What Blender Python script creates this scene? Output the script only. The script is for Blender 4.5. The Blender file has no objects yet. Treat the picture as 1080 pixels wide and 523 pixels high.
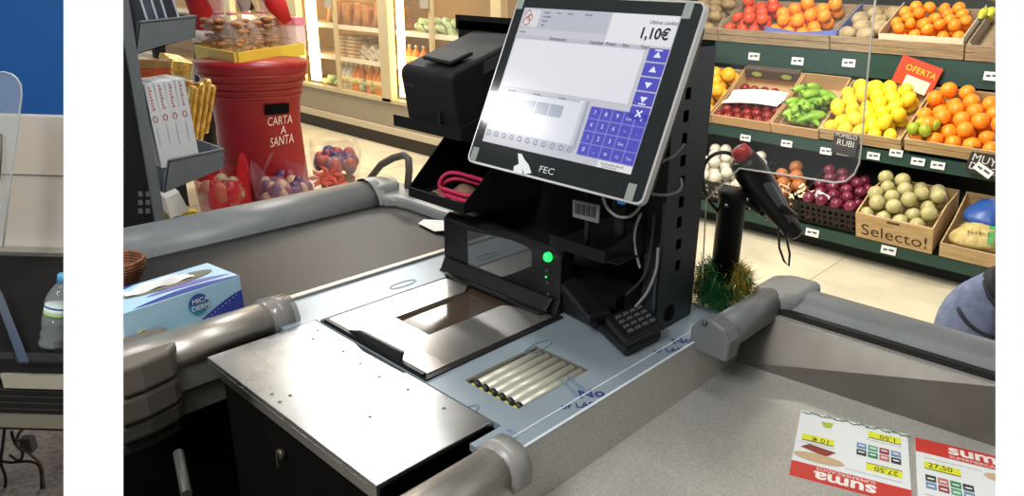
import bpy, bmesh, math, random
from mathutils import Vector, Matrix
random.seed(7)
SC = bpy.context.scene
COL = SC.collection

# ------------------------------------------------------------------ camera, world, lights, exposure
YAW, PITCH, ROLL, FPX, EYE = 0.852685, 0.347825, 0.0293646, 763.7, 1.55
cf = Vector((math.sin(YAW)*math.cos(PITCH), math.cos(YAW)*math.cos(PITCH), -math.sin(PITCH)))
r0 = Vector((math.cos(YAW), -math.sin(YAW), 0)); u0 = r0.cross(cf)
cr = r0*math.cos(ROLL) + u0*math.sin(ROLL)
cu = u0*math.cos(ROLL) - r0*math.sin(ROLL)
EYEP = Vector((0, 0, EYE))
cd = bpy.data.cameras.new('camera'); cam = bpy.data.objects.new('camera', cd); COL.objects.link(cam)
m = Matrix.Identity(4)
for i in range(3):
    m[i][0], m[i][1], m[i][2], m[i][3] = cr[i], cu[i], -cf[i], EYEP[i]
cam.matrix_world = m
cd.sensor_width = 36; cd.lens = FPX/1080*36; cd.shift_x = -50/1080; cd.clip_start = 0.02; cd.clip_end = 60
SC.camera = cam
SC.view_settings.view_transform = 'Standard'; SC.view_settings.look = 'None'
SC.view_settings.exposure = 0.0; SC.view_settings.gamma = 1.0
SC.view_settings.use_curve_mapping = False

w = bpy.data.worlds.new('world'); SC.world = w; w.use_nodes = True
w.node_tree.nodes['Background'].inputs[0].default_value = (1, 1, 1, 1)
w.node_tree.nodes['Background'].inputs[1].default_value = 1.0

GH0 = Vector((cf.x, cf.y, 0)).normalized(); RH0 = Vector((cr.x, cr.y, 0)).normalized()
def lamp(name, loc, sx, sy, power, col=(1, 1, 1), aim=None):
    l = bpy.data.lights.new(name, 'AREA'); l.shape = 'RECTANGLE'; l.size = sx; l.size_y = sy
    l.energy = power; l.color = col
    o = bpy.data.objects.new(name, l); COL.objects.link(o); o.location = loc
    if aim is not None:
        o.rotation_euler = (Vector(aim)-Vector(loc)).to_track_quat('-Z', 'Y').to_euler()
    return o
lamp('ceiling_lamp', (2.45, 3.85, 2.95), 0.22, 1.1, 40, (1, .98, .95))
lamp('aisle_lamp', (3.6, 5.2, 2.95), 0.3, 1.5, 40, (1, .96, .9))
lamp('produce_lamp', (3.5, 1.6, 2.7), 0.4, 3.0, 125, (1, .95, .84), aim=(4.8, 1.6, .8))
lamp('freezer_aisle_lamp', (3.2, 6.8, 2.8), 0.4, 4.0, 60, (1, .88, .66))
lamp('checkout_lamp', (1.0, .9, 2.95), 0.3, 1.8, 20, (1, .99, .97))
lamp('entrance_lamp', (-1.5, 0.2, 2.95), 0.3, 2.4, 45, (1, .99, .97))
lamp('blue_wall_fill', tuple(RH0*-1.0+GH0*.1+Vector((0, 0, 2.9))), .3, 1.2, 46, (1, .99, .97), aim=tuple(RH0*-1.3+GH0*2.2+Vector((0, 0, 1.0))))  # fill light added to brighten the side checkout and blue wall
lamp('side_lamp', (-1.2, 3.75, 2.95), .35, .6, 26, (1, .98, .96))

# ------------------------------------------------------------------ measuring: a sight line met with the surface it lies on
def sight(px, py):
    return cr*((px-590)/FPX) - cu*((py-262)/FPX) + cf
GH = Vector((cf.x, cf.y, 0)).normalized(); RH = Vector((cr.x, cr.y, 0)).normalized()
def at(px, py, x=None, y=None, z=None, g=None):
    d = sight(px, py)
    if x is not None: t = x/d.x
    elif y is not None: t = y/d.y
    elif z is not None: t = (z-EYE)/d.z
    else: t = g/d.dot(GH)
    return EYEP + d*t

# ------------------------------------------------------------------ materials
def lin(c):
    c = c/255
    return c/12.92 if c <= .04045 else ((c+.055)/1.055)**2.4
def L3(rgb): return (lin(rgb[0]), lin(rgb[1]), lin(rgb[2]), 1)
MATS = {}
def mat(name, rgb, rough=.5, metal=0., spec=.5, vary=.0, scale=20., rgb2=None, bump=0., stretch=None, emit=0., alpha=1., trans=0., coat=0., erough=0):
    if name in MATS: return MATS[name]
    M = bpy.data.materials.new(name); M.use_nodes = True
    nt = M.node_tree; b = nt.nodes['Principled BSDF']
    b.inputs['Base Color'].default_value = L3(rgb); b.inputs['Roughness'].default_value = rough
    b.inputs['Metallic'].default_value = metal; b.inputs['Specular IOR Level'].default_value = spec
    b.inputs['Alpha'].default_value = alpha; b.inputs['Transmission Weight'].default_value = trans
    b.inputs['Coat Weight'].default_value = coat
    if emit:
        b.inputs['Emission Color'].default_value = L3(rgb); b.inputs['Emission Strength'].default_value = emit
    if vary or bump or rgb2 or erough:
        tc = nt.nodes.new('ShaderNodeTexCoord'); mp = nt.nodes.new('ShaderNodeMapping')
        if stretch: mp.inputs['Scale'].default_value = stretch
        nt.links.new(tc.outputs['Object'], mp.inputs[0])
        n = nt.nodes.new('ShaderNodeTexNoise'); n.inputs['Scale'].default_value = scale; n.inputs['Detail'].default_value = 4
        nt.links.new(mp.outputs[0], n.inputs[0])
        if vary or rgb2:
            cr_ = nt.nodes.new('ShaderNodeValToRGB')
            a = L3(rgb); c2 = L3(rgb2) if rgb2 else tuple(min(1, v*(1-vary)) for v in a[:3])+(1,)
            c1 = a if rgb2 else tuple(min(1, v*(1+vary)) for v in a[:3])+(1,)
            cr_.color_ramp.elements[0].position = .35; cr_.color_ramp.elements[1].position = .65
            cr_.color_ramp.elements[0].color = c2; cr_.color_ramp.elements[1].color = c1
            nt.links.new(n.outputs['Fac'], cr_.inputs[0]); nt.links.new(cr_.outputs[0], b.inputs['Base Color'])
        if erough:
            mr = nt.nodes.new('ShaderNodeMapRange'); mr.inputs['To Min'].default_value = rough; mr.inputs['To Max'].default_value = erough
            nt.links.new(n.outputs['Fac'], mr.inputs[0]); nt.links.new(mr.outputs[0], b.inputs['Roughness'])
        if bump:
            bp = nt.nodes.new('ShaderNodeBump'); bp.inputs['Strength'].default_value = bump; bp.inputs['Distance'].default_value = .01
            nt.links.new(n.outputs['Fac'], bp.inputs['Height']); nt.links.new(bp.outputs[0], b.inputs['Normal'])
    MATS[name] = M
    return M
def clear(name, rgb, a=.12, rough=.05, spec=.5):
    """see-through plastic or glass sheet: mostly transparent, with its gloss"""
    if name in MATS: return MATS[name]
    M = bpy.data.materials.new(name); M.use_nodes = True; nt = M.node_tree
    nt.nodes.clear()
    o = nt.nodes.new('ShaderNodeOutputMaterial'); mx = nt.nodes.new('ShaderNodeMixShader'); t = nt.nodes.new('ShaderNodeBsdfTransparent')
    p = nt.nodes.new('ShaderNodeBsdfPrincipled'); p.inputs['Base Color'].default_value = L3(rgb); p.inputs['Roughness'].default_value = rough
    p.inputs['Specular IOR Level'].default_value = spec
    mx.inputs[0].default_value = a
    nt.links.new(t.outputs[0], mx.inputs[1]); nt.links.new(p.outputs[0], mx.inputs[2]); nt.links.new(mx.outputs[0], o.inputs[0])
    MATS[name] = M
    return M

# ------------------------------------------------------------------ mesh builder
FONT = {}
def glyphs(s, bold=0.):
    key = (s, bold)
    if key not in FONT:
        cu_ = bpy.data.curves.new('t', 'FONT'); cu_.body = s; cu_.offset = bold; cu_.resolution_u = 3
        o = bpy.data.objects.new('t', cu_); COL.objects.link(o)
        dg = bpy.context.evaluated_depsgraph_get(); dg.update()
        me = bpy.data.meshes.new_from_object(o.evaluated_get(dg))
        FONT[key] = ([v.co.copy() for v in me.vertices], [list(p.vertices) for p in me.polygons])
        bpy.data.objects.remove(o); bpy.data.curves.remove(cu_); bpy.data.meshes.remove(me)
    return FONT[key]
class MB:
    def __init__(s, xf=None):
        s.bm = bmesh.new(); s.mats = []; s.mi = 0; s.xf = xf or Matrix.Identity(4); s.sm = False
    def m(s, mt):
        if mt not in s.mats: s.mats.append(mt)
        s.mi = s.mats.index(mt); return s
    def v(s, p): return s.bm.verts.new(s.xf @ Vector(p))
    def f(s, vs):
        try: fa = s.bm.faces.new(vs)
        except ValueError: return None
        fa.material_index = s.mi; fa.smooth = s.sm
        return fa
    def poly(s, pts): return s.f([s.v(p) for p in pts])
    def ext(s, pts, vec):
        vec = Vector(vec); a = [s.v(p) for p in pts]; b = [s.v(Vector(p)+vec) for p in pts]; n = len(a)
        s.f(a[::-1]); s.f(b)
        for i in range(n): s.f([a[i], a[(i+1) % n], b[(i+1) % n], b[i]])
        return s
    def bx(s, x0, x1, y0, y1, z0, z1):
        return s.ext([(x0, y0, z0), (x1, y0, z0), (x1, y1, z0), (x0, y1, z0)], (0, 0, z1-z0))
    def obox(s, o, a, b, c):
        o, a, b, c = map(Vector, (o, a, b, c))
        return s.ext([o, o+a, o+a+b, o+b], c)
    def tube(s, path, r, n=8, closed=False, caps=True):
        sm = s.sm; s.sm = True
        P = [Vector(p) for p in path]; rings = []
        N = len(P); up = None
        for i, p in enumerate(P):
            if closed: t = P[(i+1) % N]-P[i-1]
            else: t = P[min(i+1, N-1)]-P[max(i-1, 0)]
            t = t.normalized()
            if up is None:
                up = Vector((0, 0, 1)) if abs(t.z) < .9 else Vector((1, 0, 0))
            a = t.cross(up).normalized(); b = a.cross(t).normalized(); up = b
            rr = r[i] if isinstance(r, (list, tuple)) else r
            rings.append([s.v(p+a*math.cos(2*math.pi*k/n)*rr+b*math.sin(2*math.pi*k/n)*rr) for k in range(n)])
        R = rings+[rings[0]] if closed else rings
        for i in range(len(R)-1):
            for k in range(n): s.f([R[i][k], R[i][(k+1) % n], R[i+1][(k+1) % n], R[i+1][k]])
        s.sm = False
        if caps and not closed: s.f(rings[0][::-1]); s.f(rings[-1])
        s.sm = sm
        return s
    def lathe(s, prof, n=20, o=(0, 0, 0), ax=None, sy=1.):
        sm = s.sm; s.sm = True; o = Vector(o); rings = []
        q = Vector(ax).to_track_quat('Z', 'Y').to_matrix() if ax is not None else Matrix.Identity(3)
        for r, z in prof:
            rings.append([s.v(o+q@Vector((r*math.cos(2*math.pi*k/n), sy*r*math.sin(2*math.pi*k/n), z))) for k in range(n)])
        for i in range(len(rings)-1):
            for k in range(n): s.f([rings[i][k], rings[i][(k+1) % n], rings[i+1][(k+1) % n], rings[i+1][k]])
        if prof[0][0] > 1e-4: s.f(rings[0][::-1])
        if prof[-1][0] > 1e-4: s.f(rings[-1])
        s.sm = sm
        return s
    def ball(s, c, r, sc=(1, 1, 1), nu=12, nv=8, fn=None):
        sm = s.sm; s.sm = True; c = Vector(c); rings = []
        top = s.v(c+Vector((0, 0, r*sc[2]))); bot = s.v(c-Vector((0, 0, r*sc[2])))
        for j in range(1, nv):
            th = math.pi*j/nv; ring = []
            for i in range(nu):
                ph = 2*math.pi*i/nu
                d = Vector((math.sin(th)*math.cos(ph)*sc[0], math.sin(th)*math.sin(ph)*sc[1], math.cos(th)*sc[2]))
                k = fn(th, ph) if fn else 1
                ring.append(s.v(c+d*r*k))
            rings.append(ring)
        for i in range(nu):
            s.f([top, rings[0][i], rings[0][(i+1) % nu]]); s.f([bot, rings[-1][(i+1) % nu], rings[-1][i]])
            for j in range(len(rings)-1): s.f([rings[j][i], rings[j+1][i], rings[j+1][(i+1) % nu], rings[j][(i+1) % nu]])
        s.sm = sm
        return s
    def grid(s, fn, nu, nv):
        sm = s.sm; s.sm = True
        V = [[s.v(fn(i/nu, j/nv)) for j in range(nv+1)] for i in range(nu+1)]
        for i in range(nu):
            for j in range(nv): s.f([V[i][j], V[i+1][j], V[i+1][j+1], V[i][j+1]])
        s.sm = sm
        return s
    def txt(s, t, o, ex, ey, size, center=False, squeeze=1., bold=0.):
        vs, fs = glyphs(t, bold); o, ex, ey = Vector(o), Vector(ex).normalized(), Vector(ey).normalized()
        wd = max(v.x for v in vs) if vs else 0
        off = wd/2 if center else 0
        V = [s.v(o+ex*((v.x-off)*size*squeeze)+ey*(v.y*size)) for v in vs]
        for q in fs: s.f([V[i] for i in q])
        return s
    def scrawl(s, n, o, ex, ey, size):
        """a line of print too small to read in the photograph: n short strokes"""
        o, ex, ey = Vector(o), Vector(ex).normalized(), Vector(ey).normalized()
        for k in range(n):
            a = o+ex*(k*size*.62); h = size*(.45 if k % 3 else .68)
            s.poly([a, a+ex*size*.16, a+ex*size*.16+ey*h, a+ey*h])
            s.poly([a+ex*size*.16+ey*h*.4, a+ex*size*.48+ey*h*.4, a+ex*size*.48+ey*h*.62, a+ex*size*.16+ey*h*.62])
        return s
    def holed(s, xs, ys, rects, o, ex, ey, th):
        """slab of thickness th (a vector) over the rectangle xs x ys with rectangular holes"""
        o, ex, ey, th = Vector(o), Vector(ex), Vector(ey), Vector(th)
        X = sorted(set(list(xs)+[v for q in rects for v in q[:2]])); Y = sorted(set(list(ys)+[v for q in rects for v in q[2:]]))
        for i in range(len(X)-1):
            for j in range(len(Y)-1):
                mx, my = (X[i]+X[i+1])/2, (Y[j]+Y[j+1])/2
                if any(q[0] < mx < q[1] and q[2] < my < q[3] for q in rects): continue
                s.ext([o+ex*X[i]+ey*Y[j], o+ex*X[i+1]+ey*Y[j], o+ex*X[i+1]+ey*Y[j+1], o+ex*X[i]+ey*Y[j+1]], th)
        bmesh.ops.remove_doubles(s.bm, verts=s.bm.verts, dist=1e-6)
        seen = {}
        for fa in list(s.bm.faces):
            k = tuple(sorted(v.index for v in fa.verts))
        return s
    def build(s, name, parent=None, bev=0, seg=2, org=None, flat=None):
        bm = s.bm
        bmesh.ops.recalc_face_normals(bm, faces=bm.faces)
        co = [v.co for v in bm.verts]
        if org is None:
            lo = Vector((min(c.x for c in co), min(c.y for c in co), min(c.z for c in co)))
            hi = Vector((max(c.x for c in co), max(c.y for c in co), max(c.z for c in co)))
            org = Vector(((lo.x+hi.x)/2, (lo.y+hi.y)/2, lo.z))
        org = Vector(org)
        for v in bm.verts: v.co -= org
        me = bpy.data.meshes.new(name); bm.to_mesh(me); bm.free()
        for mt in s.mats: me.materials.append(mt)
        o = bpy.data.objects.new(name, me); COL.objects.link(o)
        if parent is not None:
            o.parent = parent; o.location = org-WL[parent.name]
        else: o.location = org
        WL[o.name] = org
        if bev:
            md = o.modifiers.new('bevel', 'BEVEL'); md.width = bev; md.segments = seg; md.limit_method = 'ANGLE'; md.angle_limit = .6
        return o
WL = {}
def tag(o, label, cat, group=None):
    o['label'] = label; o['category'] = cat
    if group: o['group'] = group
    return o
def thing(name, loc, label, cat, group=None):
    o = bpy.data.objects.new(name, None); COL.objects.link(o); o.location = loc; o.empty_display_size = .05
    WL[o.name] = Vector(loc)
    return tag(o, label, cat, group)
def st(o): o['kind'] = 'structure'; return o
def dup(o, loc, rot=None, label=None, group=None, scale=None):
    c = o.copy(); COL.objects.link(c); c.location = loc; WL[c.name] = Vector(loc)
    if rot is not None: c.rotation_euler = rot
    if scale is not None: c.scale = scale if isinstance(scale, (tuple, list)) else (scale,)*3
    if label: c['label'] = label
    if group: c['group'] = group
    for ch in o.children:
        d = ch.copy(); COL.objects.link(d); d.parent = c
    return c

# palette
film = mat('film_covered_steel', (148, 162, 174), .34, .3, vary=.05, scale=9, bump=.02)
steel = mat('brushed_steel', (190, 194, 196), .2, 1., vary=.06, scale=12, bump=.015, erough=.36)
steel2 = mat('polished_steel', (215, 214, 210), .24, .9, vary=.04, scale=6)
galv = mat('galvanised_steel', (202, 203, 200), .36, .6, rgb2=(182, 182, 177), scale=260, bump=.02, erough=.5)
galv_shaded = mat('galvanised_steel_shaded', (112, 108, 101), .4, .6, rgb2=(102, 98, 92), scale=14, bump=.04)  # darkened copy of galv: the end wall's dark reflection is in the colour
blk = mat('black_powdercoat', (17, 18, 20), .5, 0, .25, vary=.15, scale=60)
blk2 = mat('black_plastic', (22, 23, 25), .38, 0, .35, vary=.1, scale=60)
void = mat('black_cabinet_shade', (9, 9, 9), .8, 0, .08, vary=.1)  # near black, so the darkness below the counter is in the colour
slate = mat('slate_steel', (44, 50, 56), .35, .35, .35, vary=.08, scale=30)
greyp = mat('grey_plastic', (114, 119, 122), .42, 0, .4, vary=.05, scale=20)
greyd = mat('dark_grey_plastic', (88, 84, 78), .45, 0, .4, vary=.06, scale=20)
alu = mat('anodised_aluminium', (176, 173, 166), .38, .7, vary=.08, scale=8, stretch=(2, 40, 40), bump=.03)
beltm = mat('belt_rubber', (28, 27, 26), .45, 0, .25, vary=.08, scale=5, bump=.03)
white = mat('white_card', (232, 232, 228), .7, vary=.03)
wood = mat('crate_wood', (205, 176, 130), .7, rgb2=(178, 146, 102), scale=6, stretch=(6, 1, 12), bump=.1)
woodg = mat('crate_wood_weathered', (176, 156, 128), .75, rgb2=(145, 125, 98), scale=6, stretch=(6, 1, 12), bump=.1)
green = mat('green_shelf_enamel', (32, 64, 56), .45, .1, vary=.1)


# ================================================================== THE SETTING
floorm = mat('floor_terrazzo', (222, 212, 184), .42, 0, .35, rgb2=(198, 190, 166), scale=3.2, bump=.02)
b = MB().m(floorm); b.bx(-.8, 5.7, -1.2, 16, -.05, 0); o = st(b.build('floor'))
b = MB().m(mat('tile_joint', (170, 160, 132), .8))
for k in range(8): b.bx(1.5, 4.6, .2+k*1.25, .206+k*1.25, 0, .0012)
for k in range(4): b.bx(1.9+k*.8, 1.906+k*.8, -1.2, 9, 0, .0012)
st(b.build('floor_tile_line'))
b = MB().m(mat('back_wall_paint', (215, 205, 185), .8)); b.bx(5.7, 5.8, -1.2, 16, 0, 3.1); st(b.build('wall_back'))
b = MB().m(mat('far_wall_paint', (190, 150, 100), .8)); b.bx(1.0, 5.7, 15.9, 16, 0, 3.1); st(b.build('wall_far'))
b = MB().m(mat('cashier_shade', (10, 10, 10), .8, 0, .1)); b.bx(-.3, .66, .3, 2.0, 0, .015); tag(b.build('floor_shade_sheet'), 'black sheet painting the shade on the floor under the cash drawer', 'mat')  # darkness at floor level laid in as a black sheet

CEIL = mat('ceiling_paint', (206, 204, 198), .9); WALLP = mat('wall_paint', (168, 164, 156), .85)
SHELL = []  # unseen room shell, added to hold back the white world's light
def shell(name, pts, vec, m_):
    b = MB().m(m_); b.ext(pts, vec); o = st(b.build(name)); SHELL.append(o.name)
shell('ceiling_unseen', [(-4, -4, 3.05), (5.8, -4, 3.05), (5.8, 12, 3.05), (-4, 12, 3.05)], (0, 0, .05), CEIL)
shell('wall_rear_unseen', [(-4, -4.05, 0), (5.8, -4.05, 0), (5.8, -4.05, 3.05), (-4, -4.05, 3.05)], (0, .05, 0), WALLP)
shell('wall_left_unseen', [(-4.05, -4, 0), (-4.05, 12, 0), (-4.05, 12, 3.05), (-4.05, -4, 3.05)], (.05, 0, 0), WALLP)
f1, f2, f3, f4 = at(-12, 70, z=0), at(-12, 535, z=0), at(1094, 535, z=0), at(1094, 75, z=0)
shell('floor_rear_unseen', [(f2.x, f2.y, -.05), (f1.x, f1.y, -.05), (-4, f1.y, -.05), (-4, -4, -.05), (f4.x, -4, -.05), (f4.x, f4.y, -.05), (f3.x, f3.y, -.05)], (0, 0, .05), mat('floor_rear_terrazzo', (150, 142, 124), .6, rgb2=(130, 124, 108), scale=3))

# ================================================================== CHECKOUT COUNTER
T = .9
ct = thing('checkout_counter', (.95, 1.0, 0), 'steel topped checkout counter with printed blue grey protective film', 'counter')
b = MB().m(film)
b.holed((.62, 1.30), (.635, 1.355), [(.685, 1.03, .896, 1.22), (.727, .908, .714, .845), (.61, .676, .70, 1.24)], (0, 0, T-.012), (1, 0, 0), (0, 1, 0), (0, 0, .012))
b.build('worktop', ct)
b = MB().m(void); b.bx(.69, 1.29, .66, 1.33, .0, .79); b.bx(.70, 1.29, .66, .70, .79, .885); b.bx(.70, 1.29, 1.24, 1.34, .79, .885); b.bx(1.05, 1.29, .7, 1.24, .79, .885); b.bx(.70, 1.05, .7, .9, .79, .86)
b.build('cabinet', ct)
b = MB().m(alu); b.bx(.2, 1.27, 1.356, 1.376, .87, .906)
b.build('belt_trim', ct, bev=.003)
b = MB().m(mat('film_fold', (196, 208, 218), .4)); b.bx(.62, 1.30, .664, .6665, T, T+.0012); b.build('film_seam', ct)
b = MB().m(MATS['film_fold']); b.bx(.62, 1.30, .633, .638, T, T+.0015); b.build('film_edge', ct)
b = MB().m(mat('film_print_blue', (40, 52, 112), .5)); TX_ = Vector((.78, -.62, 0)).normalized(); TY_ = Vector((.62, .78, 0)).normalized()
for px, py, s, sz in ((611, 420, 'No', .030), (710, 363, 'No', .028)):
    q = at(px, py, z=T+.001); b.txt(s, q, TX_, TY_, sz*1.15, squeeze=1.0, bold=.02)
for px, py, s in ((592, 431.5, 'or LASER'), (690, 372.5, 'or LASER')):
    q = at(px, py, z=T+.001); b.txt(s, q, TX_, TY_, .021, squeeze=.95, bold=.015)
bmesh.ops.bisect_plane(b.bm, geom=b.bm.verts[:]+b.bm.edges[:]+b.bm.faces[:], dist=1e-6, plane_co=(0, .6385, 0), plane_no=(0, 1, 0), clear_inner=True)
b.build('film_print', ct)
b = MB().m(mat('film_print_pale', (96, 134, 160), .5))
for px, py, s, e in ((612, 417, 'POLI-FILM', (.35, 1, 0)), (622, 415, 'LASER FILM', (.35, 1, 0)), (676, 371, 'POLI-FILM', (.35, 1, 0)), (548, 462, 'FILM', (.35, 1, 0)), (470, 385, 'film', (1, .3, 0))):
    q = at(px, py, z=T+.001); e = Vector(e); b.txt(s, q, e, (-e.y, e.x, 0), .014)
for px, py in ((425, 300), (568, 366), (487, 437)):
    q = at(px, py, z=T+.0012); b.tube([q+Vector((.035*math.cos(a), .012*math.sin(a), 0)) for a in [k*.314 for k in range(20)]], .0008, 4, closed=True)
b.build('film_print', ct)

# conveyor belt
cb = thing('conveyor_belt', (.8, 1.6, 0), 'dark rubber conveyor belt running up to the scanner beside the tissue box', 'conveyor')
b = MB().m(beltm); b.bx(-.3, 1.275, 1.377, 1.86, .87, .898); b.build('belt', cb, bev=.004)
b = MB().m(void); b.bx(-.2, 1.36, 1.40, 1.95, 0, .865); b.build('cabinet', cb)
b = MB().m(greyp)                                               # fat rounded rail on the customer side
pr = [(1.83, .885), (1.832, .915), (1.845, .94), (1.87, .955), (1.90, .96), (1.93, .955), (1.955, .94), (1.965, .915), (1.965, .86), (1.83, .86)]
b.sm = True; b.ext([(-.3, y, z) for y, z in pr], (1.55, 0, 0)); b.sm = False
b.build('rail', cb)
b = MB().m(mat('grey_plastic_pale', (138, 142, 142), .38))
def capf(u, v):
    a = math.pi*v; x = 1.24+.03*u
    return (x, 1.898-.078*math.cos(a), .885+.083*math.sin(a))
b.grid(capf, 4, 12)
b.ext([(1.25, 1.80, .89), (1.25, 1.975, .89), (1.34, 1.975, .89), (1.395, 1.93, .89), (1.395, 1.35, .89), (1.28, 1.35, .89), (1.28, 1.75, .89), (1.27, 1.79, .89)], (0, 0, .038))
b.ext([(1.25, 1.84, .92), (1.25, 1.965, .92), (1.32, 1.955, .92), (1.36, 1.90, .92), (1.33, 1.84, .92)], (0, 0, .034))
b.build('corner_cap', cb, bev=.012, seg=3)
b = MB().m(alu)
pr = [(1.262, .885), (1.262, .91), (1.27, .927), (1.288, .937), (1.31, .938), (1.332, .93), (1.345, .915), (1.348, .885)]
b.sm = True; b.ext([(.30, y, z) for y, z in pr], (.345, 0, 0)); b.sm = False
b.build('side_profile', cb)
b = MB().m(mat('steel_side_panel', (150, 152, 150), .35, .6)); b.bx(.30, .66, 1.266, 1.352, .835, .884); b.build('side_panel', cb)
b = MB().m(mat('lower_side_panel', (92, 92, 88), .5, .1)); b.bx(.30, .68, 1.278, 1.352, .78, .832); b.build('side_panel', cb)
b = MB().m(clear('smoked_clear_plastic', (150, 150, 150), .55, .15))
pr2 = [(1.256, .885), (1.256, .912), (1.266, .932), (1.286, .943), (1.312, .944), (1.336, .936), (1.351, .918), (1.354, .885)]
b.sm = True; b.ext([(.60, y, z) for y, z in pr2], (.052, 0, 0)); b.sm = False
b.build('end_clip', cb)
b = MB()
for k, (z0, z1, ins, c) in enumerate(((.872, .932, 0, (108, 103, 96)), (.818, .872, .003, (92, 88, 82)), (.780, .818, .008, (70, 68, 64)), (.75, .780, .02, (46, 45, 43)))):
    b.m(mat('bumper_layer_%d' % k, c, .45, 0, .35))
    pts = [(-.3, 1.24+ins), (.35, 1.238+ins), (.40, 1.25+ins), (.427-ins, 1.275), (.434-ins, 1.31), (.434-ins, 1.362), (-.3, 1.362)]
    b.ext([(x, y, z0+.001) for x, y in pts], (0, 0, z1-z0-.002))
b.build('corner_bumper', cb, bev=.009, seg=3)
b = MB().m(mat('rubber_dark', (84, 78, 70), .5))
pth = [at(386, 197, x=1.34), at(391, 188, x=1.345), at(402, 174, x=1.35), at(415, 167, x=1.355), at(426, 164, x=1.36), at(431, 168, x=1.36), at(431.5, 180, x=1.36), at(430, 198, x=1.36)]
b.tube(pth, .012, 8); b.build('bag_hook', cb)

# cash drawer cover
dr = thing('cash_drawer', (.565, .976, 0), 'brushed steel cover of the cash drawer beside the flat scanner', 'drawer')
b = MB().m(steel); b.bx(.455, .672, .717, 1.235, .893, .902); b.bx(.455, .462, .717, 1.235, .874, .893)
b.build('lid', dr, bev=.0015)
b = MB().m(void); b.bx(.475, .66, .73, 1.225, .02, .885); b.build('body', dr)
b = MB().m(mat('screw_steel', (120, 120, 118), .4, .8))
for px, py in ((287, 416), (295, 424), (306, 417.5), (335, 349), (362, 371), (400, 398), (468, 431), (380, 384), (390, 440), (330, 358), (430, 411)):
    q = at(px, py, z=.9022); b.lathe([(.0032, 0), (.0028, .0008), (0, .0009)], 8, q)
b.build('screw', dr)
b = MB().m(mat('lock_metal', (92, 84, 78), .4, .7)); q = at(299, 478, x=.474); b.lathe([(.010, 0), (.010, .008), (.007, .010), (0, .010)], 12, q, ax=(-1, 0, 0)); b.bx(q.x-.013, q.x-.010, q.y-.002, q.y+.002, q.z-.022, q.z+.003)
b.build('lock', dr)
b = MB().m(mat('pedestal_grey', (62, 62, 60), .5)); q0, q1 = at(188, 478, y=1.1), at(197, 522, y=1.0); b.tube([q0, q1], .008, 8)
b.build('foot_rest_post', dr)

# flat scanner with tower
sc = thing('barcode_scanner', (.86, 1.05, T), 'black counter scanner with steel platter and glowing green lamp', 'scanner')
b = MB().m(blk2)
b.holed((.678, 1.036), (.889, 1.226), [(.70, 1.02, .91, 1.205)], (0, 0, .885), (1, 0, 0), (0, 1, 0), (0, 0, .019)); b.bx(.70, 1.03, .905, 1.21, .875, .889)
b.build('frame', sc)
b = MB().m(steel2)
wx0, wy0, wy1 = .787, 1.017, 1.128
for pts in ([(.692, .902), (wx0, .902), (wx0, 1.215), (.692, 1.215)],
            [(wx0, wy1), (.975, wy1), (1.018, 1.16), (1.018, 1.215), (wx0, 1.215)],
            [(wx0, .902), (1.018, .902), (1.018, .95), (.985, wy0), (wx0, wy0)]):
    b.ext([(x, y, .899) for x, y in pts], (0, 0, .0065))
b.build('platter', sc)
b = MB().m(mat('scanner_glass', (70, 58, 48), .12, 0, .5, coat=0.3)); b.bx(wx0, 1.03, .945, 1.165, .889, .8985); b.build('window', sc)
b = MB().m(blk2)                                                # swing-up produce bar at the cashier edge
pts = [at(368, 348, z=.907), at(383, 348.5, z=.925), at(427, 371, z=.925), at(424, 382, z=.907)]
b.ext(pts, (-.006, 0, 0)); b.bx(.679, .687, .90, 1.215, .900, .9095)
b.build('scale_bar', sc)
b = MB().m(mat('wire_steel', (160, 160, 160), .3, .9))
for px in ((404, 353, 414, 357), (417, 358, 427, 362)):
    q0, q1 = at(px[0], px[1], z=.909), at(px[2], px[3], z=.909); b.tube([q0-Vector((0, 0, .004)), q0+Vector((0, 0, .002)), q1], .0012, 6)
b.build('clip', sc)
b = MB().m(blk2)
b.ext([(1.022, 0, .9), (1.030, 0, .906), (1.042, 0, .93), (1.042, 0, 1.028), (1.058, 0, 1.04), (1.085, 0, 1.036), (1.085, 0, .9)], (0, .372, 0))
for v in b.bm.verts: v.co.y += .905
b.build('tower', sc, bev=.008, seg=3)
b = MB().m(blk2); b.ext([(1.0, .925, .9065), (1.034, .915, .9065), (1.034, 1.262, .9065), (1.0, 1.225, .9065)], (0, 0, .006)); b.ext([(1.012, .92, .913), (1.036, .92, .935), (1.036, 1.27, .935), (1.012, 1.25, .913)], (.006, 0, -.004))
b.build('base_lip', sc, bev=.002)
b = MB().m(mat('tower_glass', (58, 60, 62), .05, 0, .8, coat=1))
pts = [at(px, py, x=1.0405) for px, py in ((493, 243), (540, 254), (556, 261), (561, 268), (561, 281), (530, 293), (498, 291), (494, 287))]
b.ext(pts, (.004, 0, 0)); b.build('tower_window', sc)
b = MB().m(mat('green_lamp', (30, 235, 90), .4, emit=2.2)); q = at(578.5, 271.5, x=1.040); b.lathe([(.0105, 0), (.0095, .006), (.005, .010), (0, .011)], 14, q, ax=(-1, 0, .2))
q = at(576, 292.5, x=1.0408); b.lathe([(.0022, 0), (.0018, .0015), (0, .002)], 8, q, ax=(-1, 0, 0))
b.build('indicator_lamp', sc)
b = MB().m(mat('button_grey', (60, 62, 64), .5))
for px, py in ((577, 286), (577.5, 299), (578.5, 311), (579, 322)):
    q = at(px, py, x=1.041); b.lathe([(.0042, 0), (.0036, .0015), (0, .002)], 10, q, ax=(-1, 0, 0))
b.build('button', sc)

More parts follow.
